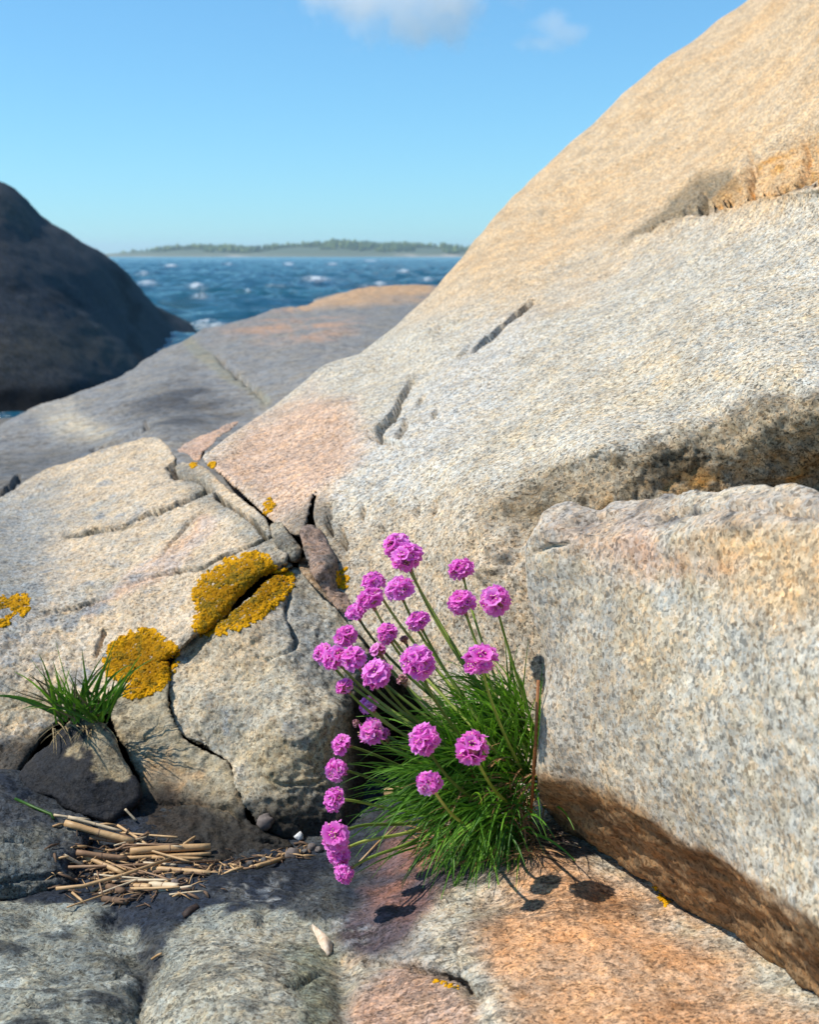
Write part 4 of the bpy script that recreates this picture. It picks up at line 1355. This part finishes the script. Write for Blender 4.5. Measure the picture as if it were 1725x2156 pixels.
M_petal = petal_mat()
M_anther = dry_mat('anther', (.62, .42, .16), (.80, .66, .36), 900)
M_calyx = dry_mat('calyx', (.40, .07, .22), (.60, .22, .42), 900)


def floret_mesh(seed, spread):
    r_ = random.Random(seed)
    vs, fs, mi, cs = [], [], [], []
    mm = .001
    for k in range(5):
        a = 2 * math.pi * k / 5 + r_.uniform(-.15, .15)
        sp = spread * r_.uniform(.8, 1.2)
        L = 4.3 * r_.uniform(.88, 1.1)
        tw = r_.uniform(-.25, .25)
        base = len(vs)
        rows = 6
        for i in range(rows):
            t = i / (rows - 1)
            rad = .25 + L * t * math.sin(sp) * (.55 + .45 * t)
            z = L * t * math.cos(sp) * (1.15 - .30 * t) - .35 * t ** 3
            hw = (.38 + 1.45 * math.sin(min(1, t * 1.12) * math.pi * .62) ** 1.5) * (1 if i < rows - 1 else .62)
            for j in (-1, 0, 1):
                dip = -.28 * (1 - abs(j)) * t + (-.22 if (j == 0 and i == rows - 1) else 0)
                rr = rad + (-.35 if (j == 0 and i == rows - 1) else 0)
                x, y = rr, j * hw
                zz = z + dip + tw * j * t
                vs.append(((x * math.cos(a) - y * math.sin(a)) * mm, (x * math.sin(a) + y * math.cos(a)) * mm, zz * mm))
                v = t ** 2 * (.9 if j else .45)
                cs.append((v, v, v))
        for i in range(rows - 1):
            b = base + i * 3
            fs += [[b, b + 3, b + 4, b + 1], [b + 1, b + 4, b + 5, b + 2]]
            mi += [0, 0]
    for k in range(5):
        a = 2 * math.pi * (k + .5) / 5
        c = Vector((math.cos(a) * 1.0, math.sin(a) * 1.0, 2.1 + r_.uniform(-.3, .3))) * mm
        b = len(vs)
        q = .30 * mm
        for d in ((q, 0, 0), (-q, 0, 0), (0, q, 0), (0, -q, 0), (0, 0, q), (0, 0, -q)):
            vs.append(tuple(c + Vector(d)))
            cs.append((0, 0, 0))
        fs += [[b, b + 2, b + 4], [b + 2, b + 1, b + 4], [b + 1, b + 3, b + 4], [b + 3, b, b + 4], [b + 2, b, b + 5], [b + 1, b + 2, b + 5], [b + 3, b + 1, b + 5], [b, b + 3, b + 5]]
        mi += [1] * 8
    # tube and calyx
    d = tube_data([(0, 0, -3.4 * mm), (0, 0, -1.2 * mm), (0, 0, .5 * mm)], [.35 * mm, .6 * mm, .75 * mm], 5, False)
    b = len(vs)
    vs += [tuple(v) for v in d[0]]
    cs += [(0, 0, 0)] * len(d[0])
    fs += [[i + b for i in f] for f in d[1]]
    mi += [2] * len(d[1])
    o = mesh_obj('floret', vs, fs, colors=np.array(cs), mats=[M_petal, M_anther, M_calyx], mi=mi)
    me = o.data
    bpy.data.objects.remove(o)
    return me


FLORETS = [floret_mesh(s, sp) for s, sp in ((1, .95), (2, .80), (3, 1.1), (4, .65))]
BUDS = [floret_mesh(11, .28), floret_mesh(12, .4)]
M_faded = dry_mat('faded_petal', (.42, .16, .20), (.66, .36, .42), 500)
for me_ in BUDS:
    me_.materials[0] = M_faded
FADED = None

PLANT_ROOT = V(1085, 1690, .755)
plant = empty('thrift_plant', PLANT_ROOT)
tag(plant, 'clump of sea thrift with round pink flower heads and narrow green leaves', 'flower')


def child(o, par):
    o.parent = par
    o.matrix_parent_inverse = Matrix.Translation(-par.location) if par.parent is None else (par.matrix_parent_inverse.inverted() if False else Matrix())
    return o


def add_mesh_part(name, data, mat, par, smooth=True):
    """vertices given in world space, stored relative to the parent's own place"""
    org = par.matrix_local.translation if par.parent is None else None
    me_v = [Vector(v) - par.location for v in data[0]]
    c = data[2] if len(data) > 2 else [(_tone.random() ** 1.3,) * 3] * len(me_v)
    return mesh_obj(name, me_v, data[1], mat, par, smooth, colors=np.array(c))


# (x, y, radius in the picture, distance, stem base x, base y, kind)
HEADS = [
    (838, 1148, 31, .815, 1085, 1560, 'f'), (857, 1174, 33, .795, 1090, 1580, 'f'), (972, 1198, 28, .835, 1110, 1590, 'f'), (787, 1228, 28, .80, 1060, 1570, 'f'), (841, 1240, 32, .775, 1075, 1600, 'f'),
    (780, 1262, 29, .785, 1050, 1590, 'f'), (749, 1290, 23, .80, 1040, 1580, 'f'), (881, 1308, 26, .765, 1080, 1610, 'f'), (974, 1270, 30, .785, 1110, 1620, 'f'), (1043, 1266, 37, .765, 1150, 1600, 'f'),
    (815, 1334, 23, .775, 1050, 1610, 'f'), (851, 1345, 12, .785, 1060, 1600, 'b'), (797, 1370, 18, .79, 1040, 1600, 'f'), (729, 1342, 26, .775, 1030, 1610, 'f'), (684, 1377, 26, .765, 1000, 1610, 'f'),
    (705, 1384, 28, .75, 1010, 1620, 'f'), (746, 1388, 31, .735, 1020, 1630, 'f'), (794, 1420, 34, .715, 1030, 1640, 'f'), (880, 1394, 38, .70, 1060, 1640, 'f'), (1012, 1389, 38, .69, 1110, 1640, 'f'),
    (727, 1445, 20, .745, 1000, 1630, 'f'), (848, 1430, 17, .77, 1040, 1610, 'b'), (777, 1485, 22, .765, 1010, 1630, 'f'), (750, 1522, 13, .765, 980, 1640, 'b'), (780, 1539, 28, .735, 990, 1650, 'f'), (806, 1547, 18, .765, 990, 1650, 'f'),
    (893, 1559, 35, .665, 1040, 1690, 'f'), (994, 1573, 34, .655, 1095, 1690, 'f'), (720, 1567, 22, .735, 960, 1660, 'f'), (710, 1620, 24, .725, 950, 1670, 'f'), (905, 1648, 27, .645, 1030, 1720, 'f'),
    (705, 1683, 24, .705, 940, 1690, 'f'), (706, 1760, 34, .68, 940, 1700, 'f'), (712, 1797, 27, .685, 945, 1705, 'f'), (725, 1838, 23, .675, 950, 1710, 'f'),
]


def fib(n):
    out = []
    for i in range(n):
        z = 1 - 2 * (i + .5) / n
        a = i * 2.399963
        r = math.sqrt(max(0, 1 - z * z))
        out.append(Vector((r * math.cos(a), r * math.sin(a), z)))
    return out


for hi, (hx, hy, hr, hd, bx, by, kind) in enumerate(HEADS):
    c = V(hx, hy, hd)
    rad = 1.04 * hr / FPX * (c - Vector(CAM.tolist())).length
    b = V(bx, by, .755 + rng.uniform(-.02, .02))
    dirn = (c - b)
    L = dirn.length
    # the stem leaves the cushion outwards and turns upward below the head
    low = by > 1660
    sag = .10 if not low else .18
    c1 = b + dirn * .38 + Vector((0, -.006, (-.06 if hx > 860 and not low else .0) * L - (.12 * L if low else 0)))
    upv = Vector((rng.uniform(-.25, .05), rng.uniform(-.3, 0), 1.0))
    if hy > 1700 and hx < 760:
        upv = Vector((-.6, -.35, -.35))
    elif hx < 760 and hy > 1500:
        upv = Vector((-.8, -.5, .35))
    axis = (dirn.normalized() * .75 + upv.normalized() * .6 + Vector((0, -.18, 0))).normalized()
    neck = c - axis * rad * .45
    c2 = neck - axis * L * .30
    path = bez(b, c1, c2, neck, 14)
    st = add_mesh_part('stem', tube_data(path, [.00125 - .00035 * i / 13 for i in range(14)], 6), M_stem, plant)
    sh = path[-3:]
    head = bpy.data.objects.new('flower_head', None)
    # the head itself: papery bracts under a ball of florets
    acc = Acc()
    q = axis.to_track_quat('Z', 'Y').to_matrix()
    core = lump_data((0, 0, 0), rad * .50, hi * 2.1, 2, .85, .12, (1, 1, .85))
    acc.add((core[0], core[1]))
    for k in range(9):
        a = 2 * math.pi * k / 9 + rng.uniform(-.2, .2)
        d = Vector((math.cos(a), math.sin(a), 0))
        pl = [d * rad * .08 - Vector((0, 0, rad * .56)), d * rad * .42 - Vector((0, 0, rad * .42)), d * rad * .60 - Vector((0, 0, rad * .08)), d * rad * .62 + Vector((0, 0, rad * .12))]
        acc.add(blade_data(pl, rad * .55, d, .1))
    acc.add(tube_data([Vector((0, 0, -rad * 1.25)), Vector((0, 0, -rad * .8)), Vector((0, 0, -rad * .45))], [.0009, .0014, .0016], 6))
    hv = [tuple(v) for v in acc.v]
    bpy.data.objects.remove(head)
    head = mesh_obj('flower_head', hv, acc.f, M_bract, plant)
    head.location = c - plant.location
    head.rotation_euler = q.to_euler()
    head.scale = (rng.uniform(.94, 1.08), rng.uniform(.94, 1.08), rng.uniform(.78, .95))
    n = 21 if kind == 'f' else 16
    if hr < 21:
        n = 15 if kind == 'f' else 14
    sc = rad / .0060 if kind == 'f' else rad / .0075
    for i, u in enumerate(fib(int(n * 1.32))):
        if u.z < -.40 or rng.random() < .08:
            continue
        u = (u + Vector((rng.uniform(-.14, .14), rng.uniform(-.14, .14), rng.uniform(-.14, .14)))).normalized()
        me = rng.choice(FLORETS) if kind == 'f' else rng.choice(BUDS)
        f = bpy.data.objects.new('floret', me)
        col.objects.link(f)
        f.parent = head
        s_ = sc * rng.uniform(.80, 1.12)
        f.location = u * rad * rng.uniform(.34, .47) * (1 if kind == 'f' else .6)
        f.rotation_mode = 'QUATERNION'
        f.rotation_quaternion = u.to_track_quat('Z', 'Y') @ Quaternion((0, 0, 1), rng.uniform(0, 6.28)) @ Quaternion((1, 0, 0), rng.uniform(-.2, .2))
        f.scale = (s_, s_, s_)

# leaves
def leaf_path(b, d, L, droop, n=9):
    pts = [b]
    p = b.copy()
    v = d.normalized()
    for i in range(n - 1):
        v = (v + Vector((0, 0, -droop * (i + 1) / n)) + Vector((rng.uniform(-.05, .05), rng.uniform(-.05, .05), rng.uniform(-.05, .05)))).normalized()
        p = p + v * (L / (n - 1))
        pts.append(p)
    return pts


stuff = Acc()
dead = Acc()
CUSH = [  # picture x, y, distance of leaf bases, and how many
    (1070, 1590, .775, 230), (1020, 1640, .755, 230), (1085, 1690, .745, 190), (980, 1680, .75, 170), (1115, 1640, .765, 130), (1100, 1540, .79, 150), (1040, 1730, .74, 90)]
nl = 0
for (cx, cy, cyd, cnt) in CUSH:
    for i in range(cnt):
        b = V(cx + rng.gauss(0, 24), cy + rng.gauss(0, 26), cyd + rng.uniform(-.02, .02))
        # outward fan: left and up, some towards the viewer and down over the slab
        th = rng.gauss(0, 1)
        d = Vector((-.55 + .45 * rng.gauss(0, 1), -.45 + .35 * rng.gauss(0, 1), .62 + .40 * rng.gauss(0, 1)))
        if cx < 1020:
            d.x -= .4
        if cy > 1680:
            d.z -= .55
            d.y -= .25
        if cy < 1610:
            d.z += .30
        L = rng.uniform(.040, .080)
        if cx > 1060:
            d.x -= .25
        if d.x > .05:
            d.x *= .25
            d.z = abs(d.z) + .5
        if cy > 1680 and rng.random() < .45:
            d = Vector((rng.gauss(-.3, .5), rng.gauss(-.5, .3), rng.gauss(.3, .4)))
            L *= .8
        b += d.normalized() * rng.uniform(0, .012)
        pts = leaf_path(b, d, L, rng.uniform(.08, .32))
        face = Vector((rng.uniform(-.5, .5), -1, rng.uniform(.2, 1.0)))
        data = blade_data(pts, rng.uniform(.0010, .0017), face, .3)
        if nl % 4 == 0 and nl < 1150:
            add_mesh_part('leaf', data, M_leaf, plant)
        else:
            stuff.add(data)
        nl += 1
# long trailing leaves on the slab and dead leaves at the foot
for i in range(60):
    b = V(rng.uniform(920, 1090), rng.uniform(1735, 1775), rng.uniform(.715, .74))
    pts = leaf_path(b, Vector((rng.uniform(-.9, .05), rng.uniform(-1, -.3), rng.uniform(-.5, .1))), rng.uniform(.015, .045), .35)
    stuff.add(blade_data(pts, .0013, Vector((0, -1, .8)), .3))
for i in range(260):
    b = V(rng.uniform(880, 1150), rng.uniform(1735, 1800), 0.72)
    h = hit(rng.uniform(880, 1150), rng.uniform(1745, 1812), ('bedrock',))
    b = h[0] + Vector((0, 0, .003))
    pts = leaf_path(b, Vector((rng.uniform(-1, 1), rng.uniform(-1, .5), rng.uniform(-.1, .35))), rng.uniform(.010, .034), .15, 5)
    dead.add(blade_data(pts, .0011, Vector((0, -1, .8)), .3))
for i in range(110):
    b = V(rng.uniform(960, 1140), rng.uniform(1600, 1760), rng.uniform(.725, .75))
    pts = leaf_path(b, Vector((rng.gauss(-.3, .5), rng.gauss(-.5, .3), rng.gauss(.2, .5))), rng.uniform(.02, .05), .25, 6)
    dead.add(blade_data(pts, .0012, Vector((0, -1, .8)), .3))
o = add_mesh_part('leaves', (stuff.v, stuff.f, stuff.c), M_leaf, plant)
o['kind'] = 'stuff'
o = add_mesh_part('dead_leaves', (dead.v, dead.f), M_dead, plant)
o['kind'] = 'stuff'

# ------------------------------------------------------------------ grass tuft
M_grass = leaf_mat('grass_blade', (.055, .18, .018), (.16, .33, .04), .32)
M_grass_dry = dry_mat('dry_grass', (.16, .11, .05), (.34, .25, .12), 150)
GB = hit(158, 1528)[0] + Vector((0, .004, .002))
tuft = empty('grass_tuft', GB)
tag(tuft, 'tuft of green grass growing above the dark wedge stone', 'grass')
for i in range(85):
    b = GB + Vector((rng.uniform(-.016, .026), rng.uniform(-.004, .012), rng.uniform(-.004, .006)))
    d = Vector((rng.gauss(.02, .50), rng.gauss(-.30, .25), 1.0))
    L = rng.uniform(.026, .058) if i > 14 else rng.uniform(.058, .078)
    pts = leaf_path(b, d, L, rng.uniform(.03, .26), 8)
    add_mesh_part('blade', blade_data(pts, rng.uniform(.0017, .0029), Vector((rng.uniform(-.4, .4), -1, .3)), .3), M_grass if rng.random() > .10 else M_grass_dry, tuft)
for tgt in ((0, 1438, .86), (118, 1352, .885), (64, 1385, .885), (235, 1372, .89), (86, 1420, .88)):
    e = V(*tgt)
    pts = bez(GB, GB + Vector((0, -.005, .02)), e + (GB - e) * .35 + Vector((0, 0, -.004)), e, 10)
    add_mesh_part('blade', blade_data(pts, .0013, Vector((.2, -1, .3)), .3), M_grass if tgt[1] != 1438 else M_grass_dry, tuft)
for i in range(26):
    pts = leaf_path(GB + Vector((rng.uniform(-.02, .03), -.004, rng.uniform(-.004, .002))), Vector((rng.gauss(0, .6), -1, rng.uniform(-.3, .4))), rng.uniform(.008, .03), .3, 6)
    add_mesh_part('dry_blade', blade_data(pts, .0010, Vector((0, -1, .5)), .3), M_grass_dry, tuft)

# ------------------------------------------------------------------ drift of broken reeds
M_reed = dry_mat('reed_straw', (.36, .20, .08), (.60, .40, .20), 60, .5)
M_reed2 = dry_mat('reed_brown', (.20, .11, .055), (.34, .21, .12), 60, .6)
M_reed3 = dry_mat('reed_pale', (.46, .35, .21), (.64, .52, .35), 60, .55)
M_bark = dry_mat('bark_bit', (.06, .038, .024), (.20, .12, .07), 150, .8)


def reed(pts_c, wid, lift, label, mat=M_reed, dropend=0):
    """pts_c in the enlarged crop of the heap"""
    P = [(u * .4348, 1333.3 + v * .4348) for u, v in pts_c]
    W = []
    for (x, y) in P:
        h = hit(x, y, ('bedrock', 'rock_ledge', 'dark_foot_boulder', 'wedge_stone'))
        d = ray(x, y)
        W.append((h[0], d))
    r = wid * .4348 * .5 / FPX * .85
    # the stalk rests on the highest of its ends and is raised by what lies under it
    pts = [p - d * (r * .8 + lift) + Vector((0, 0, r * .2)) for p, d in W]
    if len(pts) == 2:
        a, b = pts
        n = 7
        bow = Vector((rng.uniform(-1, 1), rng.uniform(-1, 1), rng.uniform(-.6, .6))) * (b - a).length * .012
        pts = [a + (b - a) * (i / (n - 1)) + bow * math.sin(math.pi * i / (n - 1)) for i in range(n)]
    rr = [r * (1.0 + .05 * math.sin(i * 2.1)) for i in range(len(pts))]
    rr[-1] *= .92
    # nodes: slight swelling
    vs, fs = tube_data(pts, rr, 10, True)
    root = empty('reed_stalk', (pts[0] + pts[-1]) / 2)
    add_mesh_part('culm', (vs, fs), mat, root)
    if wid > 15:
        k = len(pts) // 2
        t = (pts[k + 1] - pts[k]).normalized()
        add_mesh_part('node_ring', tube_data([pts[k] - t * r * .25, pts[k] - t * r * .1, pts[k] + t * r * .1, pts[k] + t * r * .25], [r * .98, r * 1.1, r * 1.1, r * .98], 10), M_reed2 if mat is not M_reed2 else M_bark, root)
        # dark disc on each end, coloured like the shade inside a hollow stalk
        for e_, s_ in ((pts[0], -1), (pts[-1], 1)):
            t = (pts[1] - pts[0]).normalized() if s_ < 0 else (pts[-1] - pts[-2]).normalized()
            add_mesh_part('end_shade_disc', tube_data([e_ + t * s_ * .0002, e_ + t * s_ * .0004], [r * .72, r * .70], 10), M_bark, root)
    tag(root, label, 'reed', 'broken reeds in the gully')


REEDS = [
    ([(315, 920), (650, 1010)], 34, .004, 'thick orange-tan reed at the top of the heap beside the wedge stone', M_reed),
    ([(330, 890), (590, 960)], 18, .006, 'pale reed lying just above the thick orange-tan reed', M_reed3),
    ([(435, 990), (600, 1010)], 22, .001, 'short brown reed tucked below the thick orange-tan reed', M_reed2),
    ([(630, 1058), (1020, 1035)], 36, .007, 'thick straight straw reed along the back of the heap, beside the dark boulder', M_reed),
    ([(615, 1088), (1020, 1068)], 20, .003, 'slender reed lying against the thick straight straw reed', M_reed),
    ([(370, 1062), (615, 1092)], 28, .004, 'dark brown reed ending against the thick straight straw reed', M_reed2),
    ([(400, 1075), (600, 1165)], 24, .003, 'reed slanting down through the middle of the heap', M_reed),
    ([(735, 1085), (980, 1092)], 18, .002, 'short thin reed in front of the thick straight straw reed', M_reed),
    ([(330, 1132), (600, 1125), (1065, 1102)], 14, .006, 'long thin straight reed crossing the whole heap', M_reed2),
    ([(735, 1140), (1020, 1162)], 26, .002, 'weathered grey-brown reed at the right of the heap', M_reed),
    ([(270, 1237), (400, 1225), (590, 1172), (825, 1092)], 18, .010, 'long split reed lying across the top of the others', M_reed),
    ([(730, 1218), (865, 1228)], 34, .002, 'short thick reed stub at the front of the heap, reaching furthest right', M_reed3),
    ([(640, 1228), (730, 1232)], 34, .001, 'stubby reed end beside the short thick stub', M_reed),
    ([(500, 1288), (615, 1302)], 30, .001, 'dark bark piece at the front edge of the heap', M_bark),
    ([(520, 1228), (600, 1252)], 32, .002, 'splintered brown bark piece behind the dark bark', M_bark),
    ([(1235, 1132), (1370, 1090)], 24, .001, 'cracked tan reed lying alone in the gully right of the heap', M_reed),
    ([(1030, 1152), (1225, 1135)], 12, .001, 'thin dark reed pointing from the heap to the lone cracked reed', M_reed2),
    ([(605, 850), (660, 908)], 12, .002, 'thin pale twig leaning against the foot of the wedge stone', M_reed3),
    ([(260, 880), (430, 902)], 14, .003, 'thin pale reed at the upper left tip of the heap', M_reed3),
    ([(350, 1255), (400, 1297)], 12, .001, 'short twig lying apart before the heap', M_reed),
    ([(570, 930), (720, 1030)], 14, .004, 'thin reed crossing the end of the thick orange-tan reed', M_reed),
    ([(310, 1075), (400, 1125)], 16, .002, 'short bleached reed at the left end of the heap', M_reed3),
    ([(890, 1022), (945, 985)], 14, .003, 'broken reed tip sticking up behind the thick straight straw reed', M_reed),
    ([(560, 1050), (720, 965)], 12, .009, 'thin frayed stem laid over the thick orange-tan reed', M_reed2),
    ([(365, 1018), (540, 1058)], 7, .003, 'hair-thin dark stem at the left of the heap', M_bark),
    ([(470, 1150), (495, 1260)], 7, .011, 'hair-thin upright stem across the long split reed', M_reed2),
    ([(540, 1195), (700, 1215)], 14, .002, 'pale splinter below the long split reed', M_reed3),
    ([(820, 1265), (985, 1248)], 9, .001, 'pale thin splinter at the front right of the heap', M_reed3),
    ([(630, 1170), (800, 1150)], 16, .002, 'brown reed hidden under the long split reed', M_reed2),
]
for a in REEDS:
    reed(*a)
for i in range(22):
    u, v = rng.gauss(640, 130), rng.gauss(1130, 80)
    a_, L_ = rng.gauss(.0, .35), rng.uniform(60, 150)
    reed([(u - L_ * math.cos(a_), v - L_ * math.sin(a_) * .5), (u + L_ * math.cos(a_), v + L_ * math.sin(a_) * .5)], rng.uniform(7, 13), rng.uniform(.003, .009), 'thin broken straw lying among the thicker reeds of the heap', rng.choice((M_reed, M_reed2, M_reed3)))

# loose litter: bark crumbs, stem ends, husks
for mat, cnt, nm, lab in ((M_bark, 300, 'dark_litter', 'dark crumbs of bark and weed under the reeds'), (M_reed, 150, 'straw_litter', 'fine tan straw crumbs among the reeds')):
    acc = Acc()
    for i in range(cnt):
        t = rng.random()
        if rng.random() < .8:
            u, v = rng.gauss(620, 170), rng.gauss(1150, 95)
        else:
            u = rng.uniform(900, 1500)
            v = 1175 - (u - 900) * .2 + rng.gauss(0, 18)
        if not (250 < u < 1520 and 930 < v < 1330):
            continue
        x, y = u * .4348, 1333.3 + v * .4348
        h = hit(x, y, ('bedrock', 'rock_ledge'))
        if h is None:
            continue
        L = rng.uniform(.003, .016)
        d = Vector((rng.gauss(0, 1), rng.gauss(0, .7), rng.gauss(0, .25))).normalized()
        p = h[0] + h[1] * .0012
        r = rng.choice((.0003, .0004, .0006, .0009))
        acc.add(tube_data([p - d * L / 2, p + Vector((0, 0, rng.uniform(0, .001))), p + d * L / 2], [r, r * 1.2, r * .6], 5))
    o = mesh_obj(nm, acc.v, acc.f, mat)
    tag(o, lab, 'litter', kind='stuff')

# ------------------------------------------------------------------ pebbles, shells and stray bits
M_peb = dry_mat('pebble', (.10, .08, .07), (.19, .155, .135), 220, .8)
M_peb2 = dry_mat('dark_pebble', (.07, .065, .06), (.15, .14, .13), 220, .8)
M_shell = dry_mat('shell', (.50, .50, .48), (.80, .80, .78), 200, .45)


def pebble(u, v, r, label, mat, seed, flat=.8):
    x, y = u * .4348, 1333.3 + v * .4348
    h = hit(x, y + r * .25)
    rw = r * .4348 / FPX * .9
    d = lump_data(h[0] + Vector((0, -.001, rw * .45)), rw, seed, 3, flat, .28)
    o = mesh_obj('pebble', d[0], d[1], mat)
    tag(o, label, 'pebble', 'pebbles in the gully')


pebble(1285, 905, 40, 'smooth brown pebble resting in the cleft between two boulders', M_peb, 1, .95)
pebble(1420, 1058, 36, 'rough brown pebble behind the lone cracked reed', M_peb, 2)
pebble(1215, 1108, 18, 'small dark round pebble against the foot of the blackened boulder', M_peb2, 3)
pebble(1278, 1094, 18, 'small dark pebble just behind the lone cracked reed', M_peb2, 4)
pebble(1478, 1050, 16, 'small grey pebble right of the rough brown pebble', M_peb2, 5)
pebble(1512, 1030, 26, 'pale grey pebble near the white shell', M_peb, 6)
pebble(1545, 1040, 20, 'brown pebble behind the large drooping flower head', M_peb, 8)
pebble(1100, 1130, 12, 'tiny dark pebble at the right end of the reed heap', M_peb2, 9)
pebble(850, 1200, 20, 'round brown knot among the reeds at the front', M_peb, 10)


def sliver(name, pts, thick, mat, label, cat):
    """a small curved flake: outline in the picture, laid on the rock"""
    W = [hit(x, y) for x, y in pts]
    P = [h[0] + h[1] * .0015 for h in W]
    no = sum((h[1] for h in W), Vector()).normalized()
    c = sum(P, Vector()) / len(P) + no * thick * 1.5
    n = len(P)
    vs = P + [c] + [p - no * thick for p in P]
    fs = [[i, (i + 1) % n, n] for i in range(n)] + [[(i + 1) % n, i, n + 1 + i, n + 1 + (i + 1) % n] for i in range(n)]
    o = mesh_obj(name, vs, fs, mat)
    return tag(o, label, cat)


sliver('shell_fragment', [(620, 1758), (630, 1748), (637, 1756), (640, 1768), (628, 1772), (622, 1768)], .0012, M_shell, 'broken white shell piece at the foot of the bulging boulder', 'shell')
hk = sliver('dry_husk', [(658, 1946), (666, 1952), (676, 1976), (690, 1990), (700, 1988), (698, 2008), (688, 2012), (676, 1996), (664, 1970)], .003, dry_mat('husk', (.50, .34, .20), (.80, .68, .54), 250), 'curled pale dry husk lying on the front rock', 'husk')
sliver('dark_weed_bit', [(384, 1926), (396, 1914), (416, 1904), (420, 1912), (402, 1924), (388, 1934)], .0012, dry_mat('dark_weed', (.012, .009, .008), (.06, .035, .025), 300), 'dark shrivelled weed scrap on the front rock', 'weed')


def straw(name, pts, r, mat, label, cat, lift=.002):
    P = []
    for q in pts:
        if len(q) == 3:
            P.append(V(*q))
        else:
            h = hit(*q)
            P.append(h[0] + h[1] * lift)
    if len(P) == 2:
        P = [P[0], P[0] * .5 + P[1] * .5 + Vector((.001, 0, .001)), P[1]]
    P = [Vector(p) for p in P]
    o = mesh_obj(name, *tube_data(P, r, 6), mat)
    return tag(o, label, cat)


straw('dead_stalk', [(1134, 1432, .693), (1128, 1560, .69), (1118, 1720, .715)], .0011, M_sheath, 'thin upright brown stem between the leaf cushion and the granite block', 'stalk')
straw('dead_stalk', [(838, 1742), (795, 1782), (752, 1826)], .0008, M_reed, 'thin tan straw lying beneath the lowest flower heads', 'stalk')
straw('dead_stalk', [(325, 2022), (344, 2012)], .0008, M_reed, 'tiny orange straw on the front rock', 'stalk')
straw('reed_end', [(815, 1668, .78), (845, 1667, .77)], .0035, M_reed, 'pale reed end poking out left of the leaf cushion', 'reed')
straw('fallen_blade', [(30, 1686), (70, 1704), (104, 1718), (112, 1728)], .0011, M_grass, 'fallen green grass blade on the rock ledge', 'grass')
